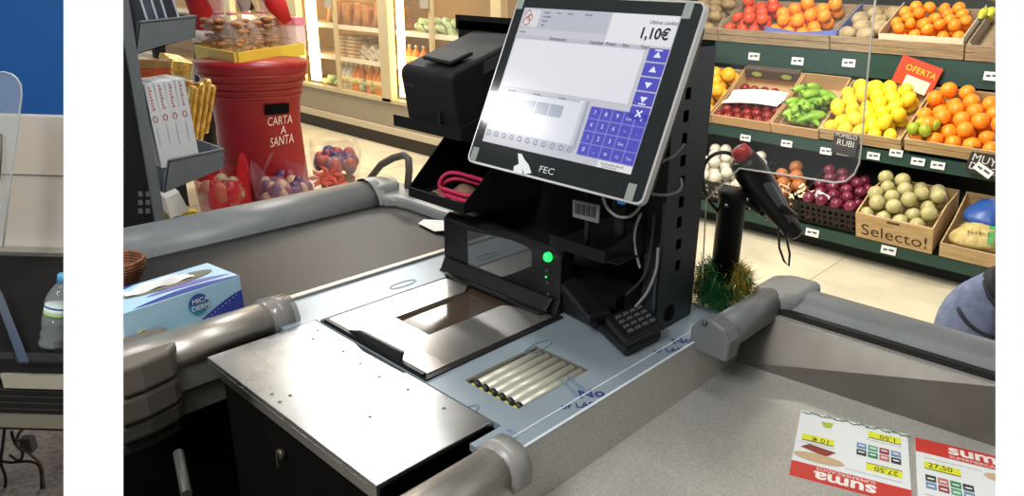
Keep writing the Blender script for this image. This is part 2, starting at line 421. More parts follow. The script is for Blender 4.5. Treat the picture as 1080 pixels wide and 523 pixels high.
# rollers
rt = thing('roller_track', (.8175, .78, .87), 'set of six pale metal rollers in the counter opening', 'rollers')
b = MB().m(mat('dark_channel', (28, 30, 30), .6)); b.bx(.7275, .9075, .7145, .8445, .868, .874); b.build('channel', rt)
b = MB().m(mat('channel_steel', (150, 146, 130), .4, .7)); b.bx(.903, .9078, .7145, .8445, .874, .8995); b.bx(.7275, .9075, .8405, .8443, .874, .8995); b.bx(.7275, .9075, .7145, .7175, .874, .8985); b.build('side_rail', rt)
rm = mat('roller_metal', (190, 190, 176), .38, .35, vary=.04); bm_ = mat('roller_black', (30, 30, 28), .5); yg = mat('roller_bearing_yellow', (168, 176, 60), .5)
for k in range(6):
    y = .7275+k*.0205
    b = MB().m(rm); b.tube([(.745, y, .8905), (.901, y, .8905)], .0092, 14)
    ro = b.build('roller', rt)
    b = MB().m(bm_); b.tube([(.7355, y, .8905), (.7455, y, .8905)], .0095, 12); b.m(yg); b.tube([(.730, y, .8905), (.7358, y, .8905)], .0072, 12)
    b.build('end_cap', ro)

# receipt slip by the scanner
b = MB().m(white); pts = [at(px, py, z=.9+h) for px, py, h in ((441, 236, .004), (447, 232, .004), (478, 233.5, .012), (476, 243, .014), (458, 244.5, .004))]
b.ext(pts, (0, 0, .0006)); tag(b.build('receipt_slip'), 'white paper slip lying on the belt beside the black rack', 'paper')

# ================================================================== PACKING TRAY
pt = thing('packing_tray', (.85, .27, 0), 'galvanised sheet metal packing tray with two advertising flyers on it', 'tray')
b = MB().m(galv); b.ext([(.2, .622, .794), (1.30, .622, .794), (1.387, -.3, .794), (.2, -.3, .794)], (0, 0, .006)); b.build('floor_plate', pt)
b = MB().m(galv); b.ext([(.2, .634, .899), (1.352, .634, .899), (1.30, .621, .80), (.2, .621, .80)], (0, .003, 0)); b.build('side_wall', pt)
b = MB().m(galv_shaded); b.ext([(1.354, .634, .899), (1.392, -.3, .899), (1.385, -.3, .80), (1.298, .621, .80)], (.003, .0, 0)); b.build('end_wall', pt)
b = MB().m(galv); b.ext([(1.353, .636, .899), (1.392, -.3, .899), (1.43, -.3, .899), (1.42, .636, .899)], (0, 0, .003)); b.build('ledge', pt)
b = MB().m(mat('gap_shade_black', (14, 14, 14), .6)); b.ext([(1.372, .57, .902), (1.402, -.3, .902), (1.44, -.3, .902), (1.42, .60, .902)], (0, 0, .012)); b.build('gap_shade_strip', pt)  # dark gap beside the rail filled by a black strip, shade as colour
b = MB().m(void); b.bx(.30, 1.36, -.3, .62, 0, .79); b.build('cabinet', pt)
b = MB().m(greyp)
b.grid(lambda u, v: (1.385+.035*(1-u)*0+.035*(1-(.62+.92*-u))*.0+v*.125+.03*u, .625-.93*u, .912+.028*math.sin(math.pi*min(1, v*1.02))**.6), 16, 10)
b.ext([(1.385, .625, .90), (1.415, -.305, .90), (1.54, -.305, .90), (1.51, .625, .90)], (0, 0, .012))
b.build('end_rail', pt)
b = MB().m(greyp)
pr = [(.572, .895), (.572, .925), (.582, .943), (.60, .950), (.622, .945), (.638, .93), (.64, .895)]
b.sm = True; b.ext([(1.17, y, z) for y, z in pr], (.22, 0, 0)); b.sm = False; b.build('side_rail', pt)
b = MB().m(mat('grey_cap', (104, 108, 112), .4))
pr = [(.562, .882), (.560, .925), (.572, .948), (.60, .958), (.628, .950), (.646, .93), (.648, .882)]
b.ext([(1.135, y, z) for y, z in pr], (.045, 0, 0)); b.build('rail_cap', pt, bev=.007, seg=3)
b = MB().m(mat('cap_screw', (70, 72, 76), .4)); q = at(743, 341, x=1.134); b.lathe([(.007, 0), (.006, .003), (0, .004)], 10, q, ax=(-1, 0, 0)); b.build('cap_screw', pt)
b = MB().m(mat('grey_plastic_pale', (138, 142, 142), .38))
b.ext([(1.375, .568, .90), (1.375, .645, .90), (1.48, .645, .90), (1.515, .61, .90), (1.518, .54, .90), (1.40, .54, .90)], (0, 0, .046)); b.build('rail_corner', pt, bev=.016, seg=4)
b = MB().m(alu)
pr = [(.60, .88), (.598, .897), (.603, .912), (.615, .922), (.634, .926), (.654, .922), (.668, .911), (.674, .895)]
b.sm = True; b.ext([(.25, y, z) for y, z in pr], (.37, 0, 0)); b.sm = False; b.build('side_profile', pt)
b = MB().m(mat('grey_clip', (142, 142, 140), .3))
pr2 = [(.594, .872), (.592, .898), (.598, .916), (.612, .928), (.634, .932), (.657, .928), (.673, .915), (.679, .900)]
b.sm = True; b.ext([(.598, y, z) for y, z in pr2], (.036, 0, 0)); b.sm = False; b.build('end_clip', pt)

# flyers
red = mat('flyer_red', (204, 58, 50), .4); yel = mat('flyer_yellow', (228, 232, 50), .45); ink = mat('flyer_ink', (40, 38, 40), .5); paper = mat('flyer_paper', (232, 238, 240), .45)
wh = mat('flyer_white', (245, 240, 238), .5)
tiles = [mat('flyer_tile_%d' % i, c, .5) for i, c in enumerate(((110, 150, 190), (60, 140, 100), (150, 60, 70), (40, 60, 60), (90, 170, 130), (200, 120, 120)))]
def flyer(o, ex, ey, up, label, name='advertising_flyer'):
    """o: the sheet's lower corner in its own reading direction; ex reading direction, ey towards its top; up=True: red title band on top"""
    o, ex, ey = Vector(o), Vector(ex).normalized(), Vector(ey).normalized(); Wd, H = .186, .215
    def R(u0, u1, v0, v1, m_, h): b.m(m_).poly([o+ex*u0+ey*v0+Vector((0, 0, h)), o+ex*u1+ey*v0+Vector((0, 0, h)), o+ex*u1+ey*v1+Vector((0, 0, h)), o+ex*u0+ey*v1+Vector((0, 0, h))])
    f_ = tag(bpy.data.objects.new(name, None), label, 'flyer'); COL.objects.link(f_); f_.location = o; WL[f_.name] = o
    b = MB().m(paper); b.ext([o, o+ex*Wd, o+ex*Wd+ey*H, o+ey*H], (0, 0, .0008)); b.build('sheet', f_)
    b = MB(); R(0, Wd, H-.045, H, red, .0012); b.build('title_band', f_)
    b = MB().m(wh); b.txt('suma', o+ex*.052+ey*(H-.029)+Vector((0, 0, .0018)), ex, ey, .042, squeeze=1.1, bold=.03)
    b.txt('SUPERMERCADOS', o+ex*.053+ey*(H-.042)+Vector((0, 0, .0016)), ex, ey, .0115, squeeze=1.0); b.build('title_lettering', f_)
    b = MB()
    for u0, u1, v0, v1, s in ((.012, .068, .124, .144, '27,50'), (.012, .066, .020, .040, '1,50'), (.122, .176, .079, .098, '10 €')):
        R(u0, u1, v0, v1, yel, .0012); R(u0, u1, v1 if s != '27,50' else v0-.002, v1+.002 if s != '27,50' else v0, ink, .0013)
        b.m(ink).txt(s, o+ex*(u0+.006)+ey*(v0+.005)+Vector((0, 0, .0016)), ex, ey, .019, squeeze=.9)
    for i in range(4):
        for j in range(2):
            R(.013+i*.0185, .029+i*.0185, .066+j*.021, .084+j*.021, tiles[(i*2+j*3) % 6], .0012); R(.016+i*.0185, .026+i*.0185, .072+j*.021, .076+j*.021, wh, .0014)
    b.m(mat('flyer_fine_print', (165, 172, 178), .5))
    for v_, u0, u1 in ((.155, .012, .10), (.048, .01, .07), (.106, .12, .18)): R(u0, u1, v_, v_+.0015, b.mats[-1], .0012)
    b.build('price_print', f_)
    b = MB().m(mat('flyer_ham', (140, 60, 50), .5))
    c = o+ex*.142+ey*.135
    b.poly([c+ex*-.025+ey*-.018+Vector((0, 0, .0014)), c+ex*.02+ey*-.026+Vector((0, 0, .0014)), c+ex*.034+ey*-.012+Vector((0, 0, .0014)), c+ex*-.008+ey*.002+Vector((0, 0, .0014))][::1])
    b.m(mat('flyer_biscuit', (206, 176, 140), .5)); b.poly([c+ex*(.002+.042*math.cos(a))+ey*(.012+.013*math.sin(a)-.25*.042*math.cos(a)*0)+Vector((0, 0, .0016)) for a in [k*.5236 for k in range(12)]])
    b.build('food_picture', f_)
    b = MB().m(mat('garland_print', (70, 110, 70), .5))
    if not up:
        for k in range(46):
            u = .004*k; a = random.uniform(-1, 1); p = o+ex*u+ey*(.006+.003*math.sin(k*.9))+Vector((0, 0, .0014+k*2e-6))
            d1 = ex*math.cos(a)+ey*math.sin(a); d2 = ex*-math.sin(a)+ey*math.cos(a)
            b.poly([p-d1*.007, p-d2*.0015, p+d1*.007, p+d2*.0015])
        b.m(mat('bell_print', (176, 196, 70), .5)); p = o+ex*.136+ey*.03+Vector((0, 0, .0015)); b.poly([p+ex*-.010+ey*-.008, p+ex*.012+ey*-.004, p+ex*.006+ey*.012, p+ex*-.006+ey*.012]); b.build('garland_picture', f_)
    else: b.bm.free()
    return f_
fz = .8003
A = at(957, 459, z=fz); Dn = Vector((-.236, -.082, 0)).normalized()
flyer(A, (-.059, .176, 0), Dn, False, 'flyer with green garland border and its red band toward the cashier', 'advertising_flyer')
A2 = at(965, 462, z=fz); dn = Vector((-.19, -.062, 0)).normalized(); rr = Vector((.062, -.19, 0)).normalized()
flyer(A2+dn*.215, rr, -dn, True, 'flyer with its red band at the far edge beside the garland flyer', 'advertising_flyer')

# ================================================================== EQUIPMENT RACK OVER THE COUNTER
rk = thing('equipment_rack', (1.17, .95, T), 'black steel rack with punched side column holding screen, printer and trays', 'rack')
b = MB().m(slate)
hz = [1.376, 1.335, 1.29, 1.247, 1.204, 1.163, 1.12, 1.077, 1.035]
hs = []
for py, px in ((99, 726), (123, 723.7), (147, 722), (170, 720.5), (192, 719.5), (213.6, 718.5), (235, 716.5), (258, 715.8), (280.6, 715)):
    q = at(px, py, y=.71); hs.append((q.x-.009, q.x+.009, q.z-.011, q.z+.011))
b.holed((1.112, 1.242), (T+.001, 1.452), hs, (0, .71, 0), (1, 0, 0), (0, 0, 1), (0, .003, 0))
b.bx(1.112, 1.116, .713, .75, T+.001, 1.452)
b.build('side_column', rk)
b = MB().m(void); q = at(706, 330.5, y=.7095); b.lathe([(.0185, 0), (.0185, .0006), (0, .0006)], 20, q, ax=(0, -1, 0)); b.build('painted_hole', rk)  # round hole's darkness painted as a black disc
b = MB().m(mat('column_inside', (16, 17, 18), .6, 0, .2)); b.bx(1.116, 1.236, .740, .744, T+.001, 1.45); b.bx(1.236, 1.242, .713, 1.435, T+.001, 1.462)
b.bx(1.12, 1.236, 1.30, 1.36, T+.001, 1.0); b.bx(1.125, 1.236, .745, 1.30, T+.001, .985); b.bx(1.095, 1.125, .80, 1.30, T+.001, .955)
b.bx(1.236, 1.244, .98, 1.445, 1.44, 1.475)
b.build('back_plate', rk)
b = MB().m(blk)                                                # printer shelf
b.ext([(1.0, 1.155, 1.242), (1.0, 1.39, 1.242), (1.236, 1.42, 1.242), (1.236, 1.08, 1.242)], (0, 0, .004))
b.bx(.997, 1.0, 1.155, 1.39, 1.235, 1.261)
b.ext([(.998, 1.155, 1.235), (.998, 1.155, 1.261), (1.236, 1.10, 1.37), (1.236, 1.10, 1.20)], (0, .003, 0))
b.build('shelf', rk)
b = MB().m(blk)                                                # slanted tray below it
b.ext([(1.0, 1.15, 1.078), (1.0, 1.345, 1.078), (1.236, 1.40, 1.082), (1.236, 1.15, 1.082)], (0, 0, .003))
b.bx(.997, 1.0, 1.15, 1.345, 1.075, 1.098)
b.ext([(.998, 1.15, 1.075), (.998, 1.15, 1.098), (1.236, 1.14, 1.29), (1.236, 1.14, 1.075)], (0, .003, 0))
b.ext([(.998, 1.342, 1.075), (.998, 1.342, 1.098), (1.2, 1.38, 1.25), (1.236, 1.39, 1.25), (1.236, 1.39, 1.075)], (0, .003, 0))
b.build('tray', rk)
b = MB().m(blk)                                                # small tray under the screen
b.ext([(1.02, .745, 1.062), (1.02, .915, 1.062), (1.236, .93, 1.066), (1.236, .745, 1.066)], (0, 0, .003))
b.bx(1.017, 1.02, .775, .915, 1.058, 1.082)
b.ext([(1.018, .775, 1.058), (1.018, .775, 1.082), (1.10, .745, 1.13), (1.10, .745, 1.058)], (.003, 0, 0))
b.build('tray', rk)

# touch screen
xm = .93; BLc = at(492, 171, x=xm); BRc = at(677, 217, x=xm); tl = math.radians(65)
EX = (Vector((0, -1, 0))+Vector((0, 0, 0))).normalized(); EY = Vector((math.cos(tl), 0, math.sin(tl))); EN = Vector((-math.sin(tl), 0, math.cos(tl)))
MO = Vector((xm, BLc.y, (BLc.z+BRc.z)/2)); MW = BLc.y-BRc.y; MH = .345
def suv(px, py):
    d = sight(px, py); t = (MO-EYEP).dot(EN)/d.dot(EN); p = EYEP+d*t-MO
    return p.dot(EX), p.dot(EY)
def SP(u, v, h=0): return MO+EX*u+EY*v+EN*h
def rrect(w_, h_, r_, h=0, n=5, x0=0, y0=0):
    P = []
    for cx_, cy_, a0 in ((w_-r_, r_, -90), (w_-r_, h_-r_, 0), (r_, h_-r_, 90), (r_, r_, 180)):
        for k in range(n+1):
            a = math.radians(a0+90*k/n); P.append(SP(x0+cx_+r_*math.cos(a), y0+cy_+r_*math.sin(a), h))
    return P
mo = thing('touch_monitor', MO+EX*MW/2, 'square checkout touch screen showing 1,10€ and a blue keypad', 'monitor')
b = MB().m(mat('silver_rim', (205, 206, 206), .3, .5)); b.ext(rrect(MW, MH, .014), EN*-.013); b.build('housing', mo)
b = MB().m(blk2); b.ext(rrect(MW-.03, MH-.03, .02, -.0135, x0=.015, y0=.015), EN*-.035); b.build('rear_cover', mo, bev=.008)
b = MB().m(mat('bezel_gloss', (30, 36, 40), .08, 0, .6, coat=.6)); b.ext(rrect(MW-.008, MH-.008, .011, 0, x0=.004, y0=.004), EN*.0012); b.build('bezel', mo)
def em(n, c, e=.62): return mat('display_'+n, tuple(v*.72 for v in c), .14, 0, .5, emit=e*1.55)
def quadS(b, pts, h):
    b.poly([SP(*suv(x, y), h) for x, y in pts])
su0, sv0 = suv(511.5, 149); su1, sv1 = suv(720, 19.5)
su0 = .034; 
def rS(b, u0, u1, v0, v1, m_, h): b.m(m_).poly([SP(u0, v0, h), SP(u1, v0, h), SP(u1, v1, h), SP(u0, v1, h)])
SU, SV = MW-.034-su0, None
u_l, v_b = suv(511, 149); u_r, v_b2 = suv(664.6, 185.5); u_r2, v_t = suv(720, 19.5); u_l2, v_t2 = suv(553, 7.6)
UL, UR, VB, VT = (u_l+u_l2)/2, (u_r+u_r2)/2, (v_b+v_b2)/2, (v_t+v_t2)/2
print('screen', UL, UR, VB, VT, MW, MH)
W_, H_ = UR-UL, VT-VB
def F(u0, u1, v0, v1, m_, h): rS(b, UL+W_*u0, UL+W_*u1, VB+H_*v0, VB+H_*v1, m_, h)
b = MB(); F(0, 1, 0, 1, em('ground', (200, 202, 214), .5), .0016); b.build('display', mo)
b = MB(); hh = .0020
F(.0, .60, .855, .995, em('head', (186, 190, 204), .5), hh); F(.02, .13, .86, .985, em('card', (214, 216, 222), .55), hh+.0002)
F(.61, .995, .80, .995, em('total', (222, 224, 230), .6), hh+.0003)
F(.0, .86, .775, .80, em('row', (190, 192, 206), .5), hh+.0003)
F(.01, .86, .42, .772, em('list', (222, 223, 232), .58), hh)
F(.0, .60, .10, .40, em('lower', (216, 219, 230), .58), hh)
for k in range(5): F(.02+k*.095, .108+k*.095, .262, .345, em('thumb', (168, 178, 196), .45), hh+.0003)
F(.02, .58, .385, .40, em('row', (190, 192, 206)), hh+.0004); F(0, .62, .05, .10, em('head', (186, 190, 204)), hh+.0002)
F(.80, 1.0, .0, .045, em('plate', (226, 226, 230), .6), hh+.0004)
F(.62, .64, .08, .40, em('thumb', (168, 178, 196)), hh+.0002)
b.build('display_panel', mo)
b = MB(); bl = em('button_blue', (84, 84, 196), .5); bw = em('button_mark', (220, 224, 255), .7)
for k in range(5):
    v0 = .705-k*.093; F(.885, .995, v0, v0+.083, bl, hh+.0004)
    c_u, c_v = UL+W_*.94, VB+H_*(v0+.04); s_ = .0075
    b.m(bw)
    q = lambda du, dv: SP(c_u+du*s_, c_v+dv*s_, hh+.0008)
    if k < 2: b.poly([q(-1, -.5), q(1, -.5), q(0, .9)])
    elif k < 4: b.poly([q(-1, .5), q(0, -.9), q(1, .5)])
    else: b.poly([q(-.9, -.6), q(-.6, -.9), q(.9, .6), q(.6, .9)]); b.poly([q(-.9, .6), q(.6, -.9), q(.9, -.6), q(-.6, .9)])
    if k in (0, 3): rS(b, c_u-s_, c_u+s_, c_v+(s_*1.0 if k == 0 else -s_*1.3), c_v+(s_*1.3 if k == 0 else -s_), bw, hh+.0008)
F(.655, 1.0, .05, .375, em('button_gap', (140, 140, 214), .5), hh+.0002)
lab = [['7', '8', '9', 'Can', '<'], ['4', '5', '6', '-', '.'], ['1', '2', '3', 'Dto', ''], ['0', ',', '00', 'Cj', 'Tot']]
for i in range(5):
    for j in range(4):
        u0, v0 = .66+i*.068, .297-j*.081
        F(u0, u0+.062, v0, v0+.074, bl, hh+.0004)
        if lab[j][i]: b.m(bw).txt(lab[j][i], SP(UL+W_*(u0+.031), VB+H_*(v0+.025), hh+.0008), EX, EY, .011 if len(lab[j][i]) < 2 else .007, center=True)
b.build('touch_button', mo)
b = MB().m(em('ink', (40, 42, 60), .2))
def TX(s, u, v, z, c=False, sq=1.):
    if s[0] == '_': b.scrawl(int(s[1:]), SP(UL+W_*u, VB+H_*v, hh+.001), EX, EY, z); return
    b.txt(s, SP(UL+W_*u, VB+H_*v, hh+.001), EX, EY, z, center=c, squeeze=sq)
b.txt('1,10€', SP(UL+W_*.80, VB+H_*.845, hh+.001), EX, EY, .027, squeeze=.95, bold=.025); TX('Ultimo cambio', .84, .94, .0095)
for s, u in (('Descripcion', .28), ('Cantidad', .55), ('Precio', .655), ('Dto.', .755), ('Total', .86)): TX(s, u-.03, .78, .0085)
for s, u, v in (('_4', .16, .965), ('_3', .25, .965), ('_4', .32, .965), ('_5', .44, .965), ('_6', .16, .935), ('_4', .16, .905), ('_3', .16, .875), ('_5', .02, .815), ('_5', .44, .387), ('_6', .08, .387), ('_6', .26, .387)): TX(s, u, v, .0055)
TX('_13', .82, .022, .006); TX('_10', .83, .006, .005)
b.build('screen_text', mo)
b = MB().m(em('ring', (120, 120, 150), .4))
for k in range(11):
    c_ = SP(UL+W_*(.03+k*.058), VB+H_*.07, hh+.001); b.tube([c_+EX*(.0045*math.cos(a))+EY*(.0045*math.sin(a)) for a in [i*.5236 for i in range(12)]], .0005, 4, closed=True)
b.m(em('logo', (200, 90, 90), .4))
for cu_, cv_, r_ in ((.045, .955, .007), (.065, .93, .006), (.048, .90, .008)):
    c_ = SP(UL+W_*cu_, VB+H_*cv_, hh+.001); b.tube([c_+EX*(r_*math.cos(a))+EY*(r_*math.sin(a)) for a in [i*.5236 for i in range(12)]], .0008, 4, closed=True)
b.build('screen_icon', mo)
b = MB().m(mat('silver_lettering', (190, 196, 198), .3, .3)); q = suv(568, 181.5); b.txt('FEC', SP(q[0], q[1], .0016), EX, EY, .0165, squeeze=1.35); b.build('brand_lettering', mo)
mat('corner_sticker', (128, 138, 134), .5)
for px, py in ((501, 163), (665.5, 203), (726, 12), (550, 3)):
    b = MB().m(MATS['corner_sticker']); u, v = suv(px, py); b.poly([SP(u-.0085, v-.014, .0016), SP(u+.0085, v-.014, .0016), SP(u+.0085, v+.014, .0016), SP(u-.0085, v+.014, .0016)]); b.build('corner_sticker', mo)
b = MB().m(mat('reflection_patch', (215, 222, 222), .5))  # white reflection on the screen front, painted as a flat pale patch
b.poly([SP(*suv(541+x/2.377, 157+y/2.377), .0018) for x, y in ((14, 13), (24, 15), (30, 28), (40, 40), (48, 62), (30, 66), (24, 50), (16, 40))])
b.poly([SP(*suv(541+x/2.377, 157+y/2.377), .0018) for x, y in ((4, 45), (16, 40), (24, 50), (26, 66), (2, 60))]); b.build('reflection_patch', mo)
b = MB().m(blk2); q = SP(MW*.42, .12, -.045); b.obox(q+EX*-.05, EX*.10, EY*.10, EN*-.02)
b.tube([q+EN*-.01+EY*.05, Vector((1.236, q.y, 1.27))], .028, 12); b.build('mount_arm', mo)
b = MB().m(mat('blue_plug_glow', (40, 120, 210), .4, emit=.3)); q = at(651, 215, x=.955); b.obox(q, (0, -.012, 0), (.008, 0, 0), (0, 0, .008)); b.build('plug', mo)  # faint glow added to the plug, which is no lamp

# label hanging below the screen
b = MB().m(mat('label_foil', (120, 126, 128), .4, .2)); c0 = at(605, 211, x=1.0)
q = [at(x, y, x=1.0) for x, y in ((604, 211), (632, 217), (631, 236), (604, 229))]; b.ext(q, (.003, 0, 0)); b.m(ink)
for k in range(13):
    a = q[0]+(q[1]-q[0])*(.08+k*.065); c_ = q[3]+(q[2]-q[3])*(.08+k*.065); e = (q[1]-q[0]).normalized()*.002*(1+(k % 3)*.5)
    b.poly([p+Vector((-.0006, 0, 0)) for p in (a*.85+c_*.15, (a*.85+c_*.15)+e, (a*.25+c_*.75)+e, a*.25+c_*.75)])
o = b.build('barcode_label', rk)
b = MB().m(blk2); b.tube([at(622, 200, x=1.02), at(618, 270, x=1.03)], .006, 8); b.tube([at(655, 190, x=1.06), at(652, 262, x=1.06)], .014, 8); b.build('strut', rk)

# receipt printer with a phone on it
pr_ = thing('receipt_printer', (1.11, 1.25, 1.266), 'bulky black receipt printer on the upper rack shelf beside the screen', 'printer')
R_ = Matrix.Translation((1.012, 1.378, 1.247)) @ Matrix.Rotation(math.radians(-4), 4, 'Z')
# local: x depth, y width (negative = towards the screen), z up
b = MB(R_).m(mat('printer_black', (30, 31, 33), .62, 0, .15, vary=.08, scale=60))
b.ext([(.016, 0, .0), (.0, 0, .10), (.0, 0, .118), (.012, 0, .127), (.215, 0, .198), (.215, 0, .0)], (0, -.19, 0)); b.build('body', pr_, bev=.009, seg=3)
b = MB(R_).m(mat('printer_seam', (8, 8, 8), .6)); b.bx(-.0006, .004, -.150, -.142, .012, .04)
b.build('feed_button', pr_, bev=.001)
b = MB(R_).m(mat('printer_strip', (64, 68, 70), .35)); b.ext([(.09, -.1905, .143), (.19, -.1905, .178), (.19, -.1905, .152), (.09, -.1905, .118)], (0, -.0012, 0)); b.build('release_lever', pr_)
b = MB(R_).m(mat('printer_badge', (92, 96, 100), .35, .4)); b.scrawl(6, (.001, -.014, .082), (0, -1, 0), (-.15, 0, 1), .010); b.build('badge', pr_)
Z3 = Matrix.Translation((1.012, 1.378, 1.247)) @ Matrix.Rotation(math.radians(-4), 4, 'Z') @ Matrix.Translation((.03, -.05, .1365)) @ Matrix.Rotation(math.radians(-19.3), 4, 'Y') @ Matrix.Rotation(math.radians(-4), 4, 'Z')
ph = thing('smartphone', Z3 @ Vector((.03, -.05, .004)), 'slim black phone lying flat on top of the receipt printer', 'phone')
b = MB(Z3).m(blk2); b.bx(0, .062, -.115, 0, .0025, .0105); b.build('body', ph, bev=.003)
b = MB(Z3).m(mat('phone_glass', (6, 6, 7), .55, 0, .1)); b.bx(.004, .058, -.111, -.004, .0106, .0112); b.build('display', ph)

# pink bands and paper in the slanted tray
b = MB().m(mat('pink_elastic', (196, 40, 88), .6))
def loop(c, a, bb, tilt, r_, n=22, lift=.0):
    c = Vector(c); return [c+Vector((a*math.sin(t)*.6, bb*math.cos(t), lift+tilt*math.sin(t)+.004*math.sin(3*t))) for t in [2*math.pi*k/n for k in range(n)]]
b.tube(loop((1.075, 1.235, 1.098), .07, .078, .012, 0), .0052, 7, closed=True); b.tube(loop((1.07, 1.243, 1.112), .05, .07, .016, 0), .0050, 7, closed=True)
tag(b.build('rubber_band'), 'bright pink elastic loops lying in the slanted black tray', 'band')
b = MB().m(mat('kraft_paper', (150, 120, 96), .7, vary=.2, scale=40))
b.grid(lambda u, v: (1.02+.12*u, 1.30-.13*v, 1.0825+.004+.006*math.sin(9*u+5*v)+.004*math.sin(13*v)), 10, 10); b.build('crumpled_paper'); tag(bpy.data.objects['crumpled_paper'], 'crumpled brown paper under the pink elastic loops', 'paper')

# card terminal
pm = thing('card_terminal', (1.03, .78, T), 'black card payment terminal with keypad standing at the foot of the rack', 'terminal')
b = MB().m(blk2)
b.ext([(.985, .692, .902), (1.098, .684, .902), (1.112, .768, .902), (1.035, .80, .902)], (0, 0, .02))
b.ext([(1.035, .80, .902), (1.075, .79, .902), (1.10, .93, .902), (1.055, .94, .902)], (0, 0, .05)); b.build('body', pm, bev=.008, seg=3)
kx = Vector((.113, -.008, .002)).normalized(); ky = Vector((.05, .105, .012)).normalized(); kn = kx.cross(ky).normalized(); K0 = Vector((.982, .688, .925))
b = MB().m(blk2); b.ext([K0, K0+kx*.106, K0+kx*.106+ky*.09, K0+ky*.09], kn*.016); b.build('keypad_housing', pm, bev=.004)
b = MB().m(mat('key_rubber', (74, 78, 80), .5))
for i in range(4):
    for j in range(4):
        p = K0+kx*(.016+i*.0215)+ky*(.014+j*.017)+kn*.0165; b.ext([p, p+kx*.014, p+kx*.014+ky*.0095, p+ky*.0095], kn*.0035)
b.build('keypad_key', pm)
b = MB().m(blk2)
b.ext([Vector(p) for p in ((1.0, .795, .925), (1.055, .775, .925), (1.085, .90, .955), (1.06, .945, .955))], (0, 0, .022)); b.build('card_slot', pm, bev=.008, seg=3)

# cables
cab = mat('cable_grey', (150, 152, 154), .45); cabd = mat('cable_dark', (52, 54, 56), .5)
def spl(pts, n=6):
    P = [pts[0]]+list(pts)+[pts[-1]]; out = []
    for i in range(1, len(P)-2):
        for k in range(n):
            t = k/n; a, b_, c, d = (Vector(p) for p in P[i-1:i+3])
            out.append(.5*((2*b_)+(-a+c)*t+(2*a-5*b_+4*c-d)*t*t+(-a+3*b_-3*c+d)*t**3))
    return out+[Vector(P[-2])]
def cable(pts, r_, m_, label, **k):
    b = MB().m(m_); b.tube(spl([at(x, y, x=xx) for x, y, xx in pts]), r_, 7); return tag(b.build('cable'), label, 'cable')
cable([(636, 208, .98), (640, 219, .985), (650, 228, .99), (663, 229, 1.0), (672, 222, 1.03), (678, 212, 1.07)], .0028, cab, 'grey cable looping under the lower edge of the screen')
cable([(688, 205, 1.09), (700, 206, 1.095), (714, 203, 1.10), (719, 196, 1.105), (718, 189, 1.112)], .0026, cab, 'pale cable threaded into a slot of the punched column')
cable([(692, 176, 1.09), (700, 170, 1.095), (710, 165, 1.10), (718, 157, 1.108), (722, 152, 1.112)], .0026, cab, 'pale cable entering the column above the threaded one')
cable([(676, 226, 1.06), (671, 238, 1.07), (669, 255, 1.08), (672, 272, 1.085), (675, 283, 1.09)], .0028, cab, 'grey cable hanging straight down behind the small tray')
cable([(694, 262, 1.09), (692, 285, 1.095), (683, 308, 1.10), (672, 322, 1.10), (665, 329, 1.10)], .0028, cab, 'grey cable curving down toward the card terminal')
cable([(690, 225, 1.10), (688, 250, 1.10), (680, 290, 1.10), (660, 312, 1.10)], .003, cabd, 'dark cable among the grey ones beside the column')
cable([(700, 215, 1.105), (698, 250, 1.105), (692, 290, 1.105), (689, 330, 1.105)], .003, cabd, 'dark cable running down along the column edge')

# hand scanner on its pole
hp = thing('hand_scanner', (1.42, .715, T), 'black handheld scanner tilted in a holder on a round pole', 'scanner')
PB = at(766, 300, y=.715); g0 = 1.6
def ag(px, py, g=1.52): return at(px, py, g=g)
pb = ag(762, 303); 
b = MB().m(blk); b.lathe([(.030, -.10), (.030, .21), (.033, .212), (.033, .228), (.024, .230), (0, .230)], 22, (pb.x, pb.y, pb.z)); b.build('pole', hp)
b = MB().m(blk2)
ax = (ag(838, 246)-ag(786, 166)); 
def slab(path, wd, th, off=0):
    """rounded body following path (pixels on the sheet at distance g), width in the plane, thickness along the view heading"""
    for i in range(len(path)): pass
side = GH
p0, p1, p2, p3 = ag(783, 168), ag(806, 203), ag(822, 226), ag(838, 246)
b.tube([p0-(p1-p0)*.12, p0, p0+(p1-p0)*.3, p1, p2, p3, p3+(p3-p2)*.15], [.014, .030, .036, .033, .026, .021, .011], 14)
b.build('scanner_body', hp)
b = MB().m(mat('scanner_grey', (84, 92, 100), .35)); n_ = (p3-p0).cross(GH).normalized()
b.tube([p0+n_*-.006+Vector((0, 0, .008))-GH*.012, p1+Vector((0, 0, .010))-GH*.013, p3+Vector((0, 0, .006))-GH*.008], [.020, .021, .011], 12); b.build('top_shell', hp)
b = MB().m(mat('scanner_red', (196, 44, 50), .35)); q = ag(782, 161.5, 1.50); b.lathe([(.019, -.012), (.021, .0), (.018, .012), (0, .014)], 14, q, ax=(p0-p1)); b.m(mat('scanner_red_mark', (235, 215, 215), .4)); q2 = q+(p0-p1).normalized()*.0145; b.tube([q2+n_*-.008, q2+n_*.008], .002, 6)
b.m(mat('scanner_red', (196, 44, 50))); b.tube([ag(828, 228, 1.50), ag(832, 236, 1.50)], .004, 6); b.build('scan_window', hp)
b = MB().m(blk2); b.tube([ag(803, 226, 1.52), ag(815, 214, 1.51), ag(826, 221, 1.49), ag(838, 228, 1.52)], .0085, 10); b.tube([ag(770, 222), ag(776, 210), ag(786, 212), ag(800, 222)], .010, 10)
b.lathe([(.012, -.012), (.012, .012)], 14, ag(772, 216), ax=GH); b.build('holder', hp)
b = MB().m(mat('chrome_bolt', (150, 150, 150), .25, .9))
for px, py in ((766, 217), (790, 221), (809, 233), (788, 211)): q = ag(px, py, 1.49); b.lathe([(.0045, 0), (.004, .004), (0, .005)], 10, q, ax=-GH)
b.build('bolt', hp)
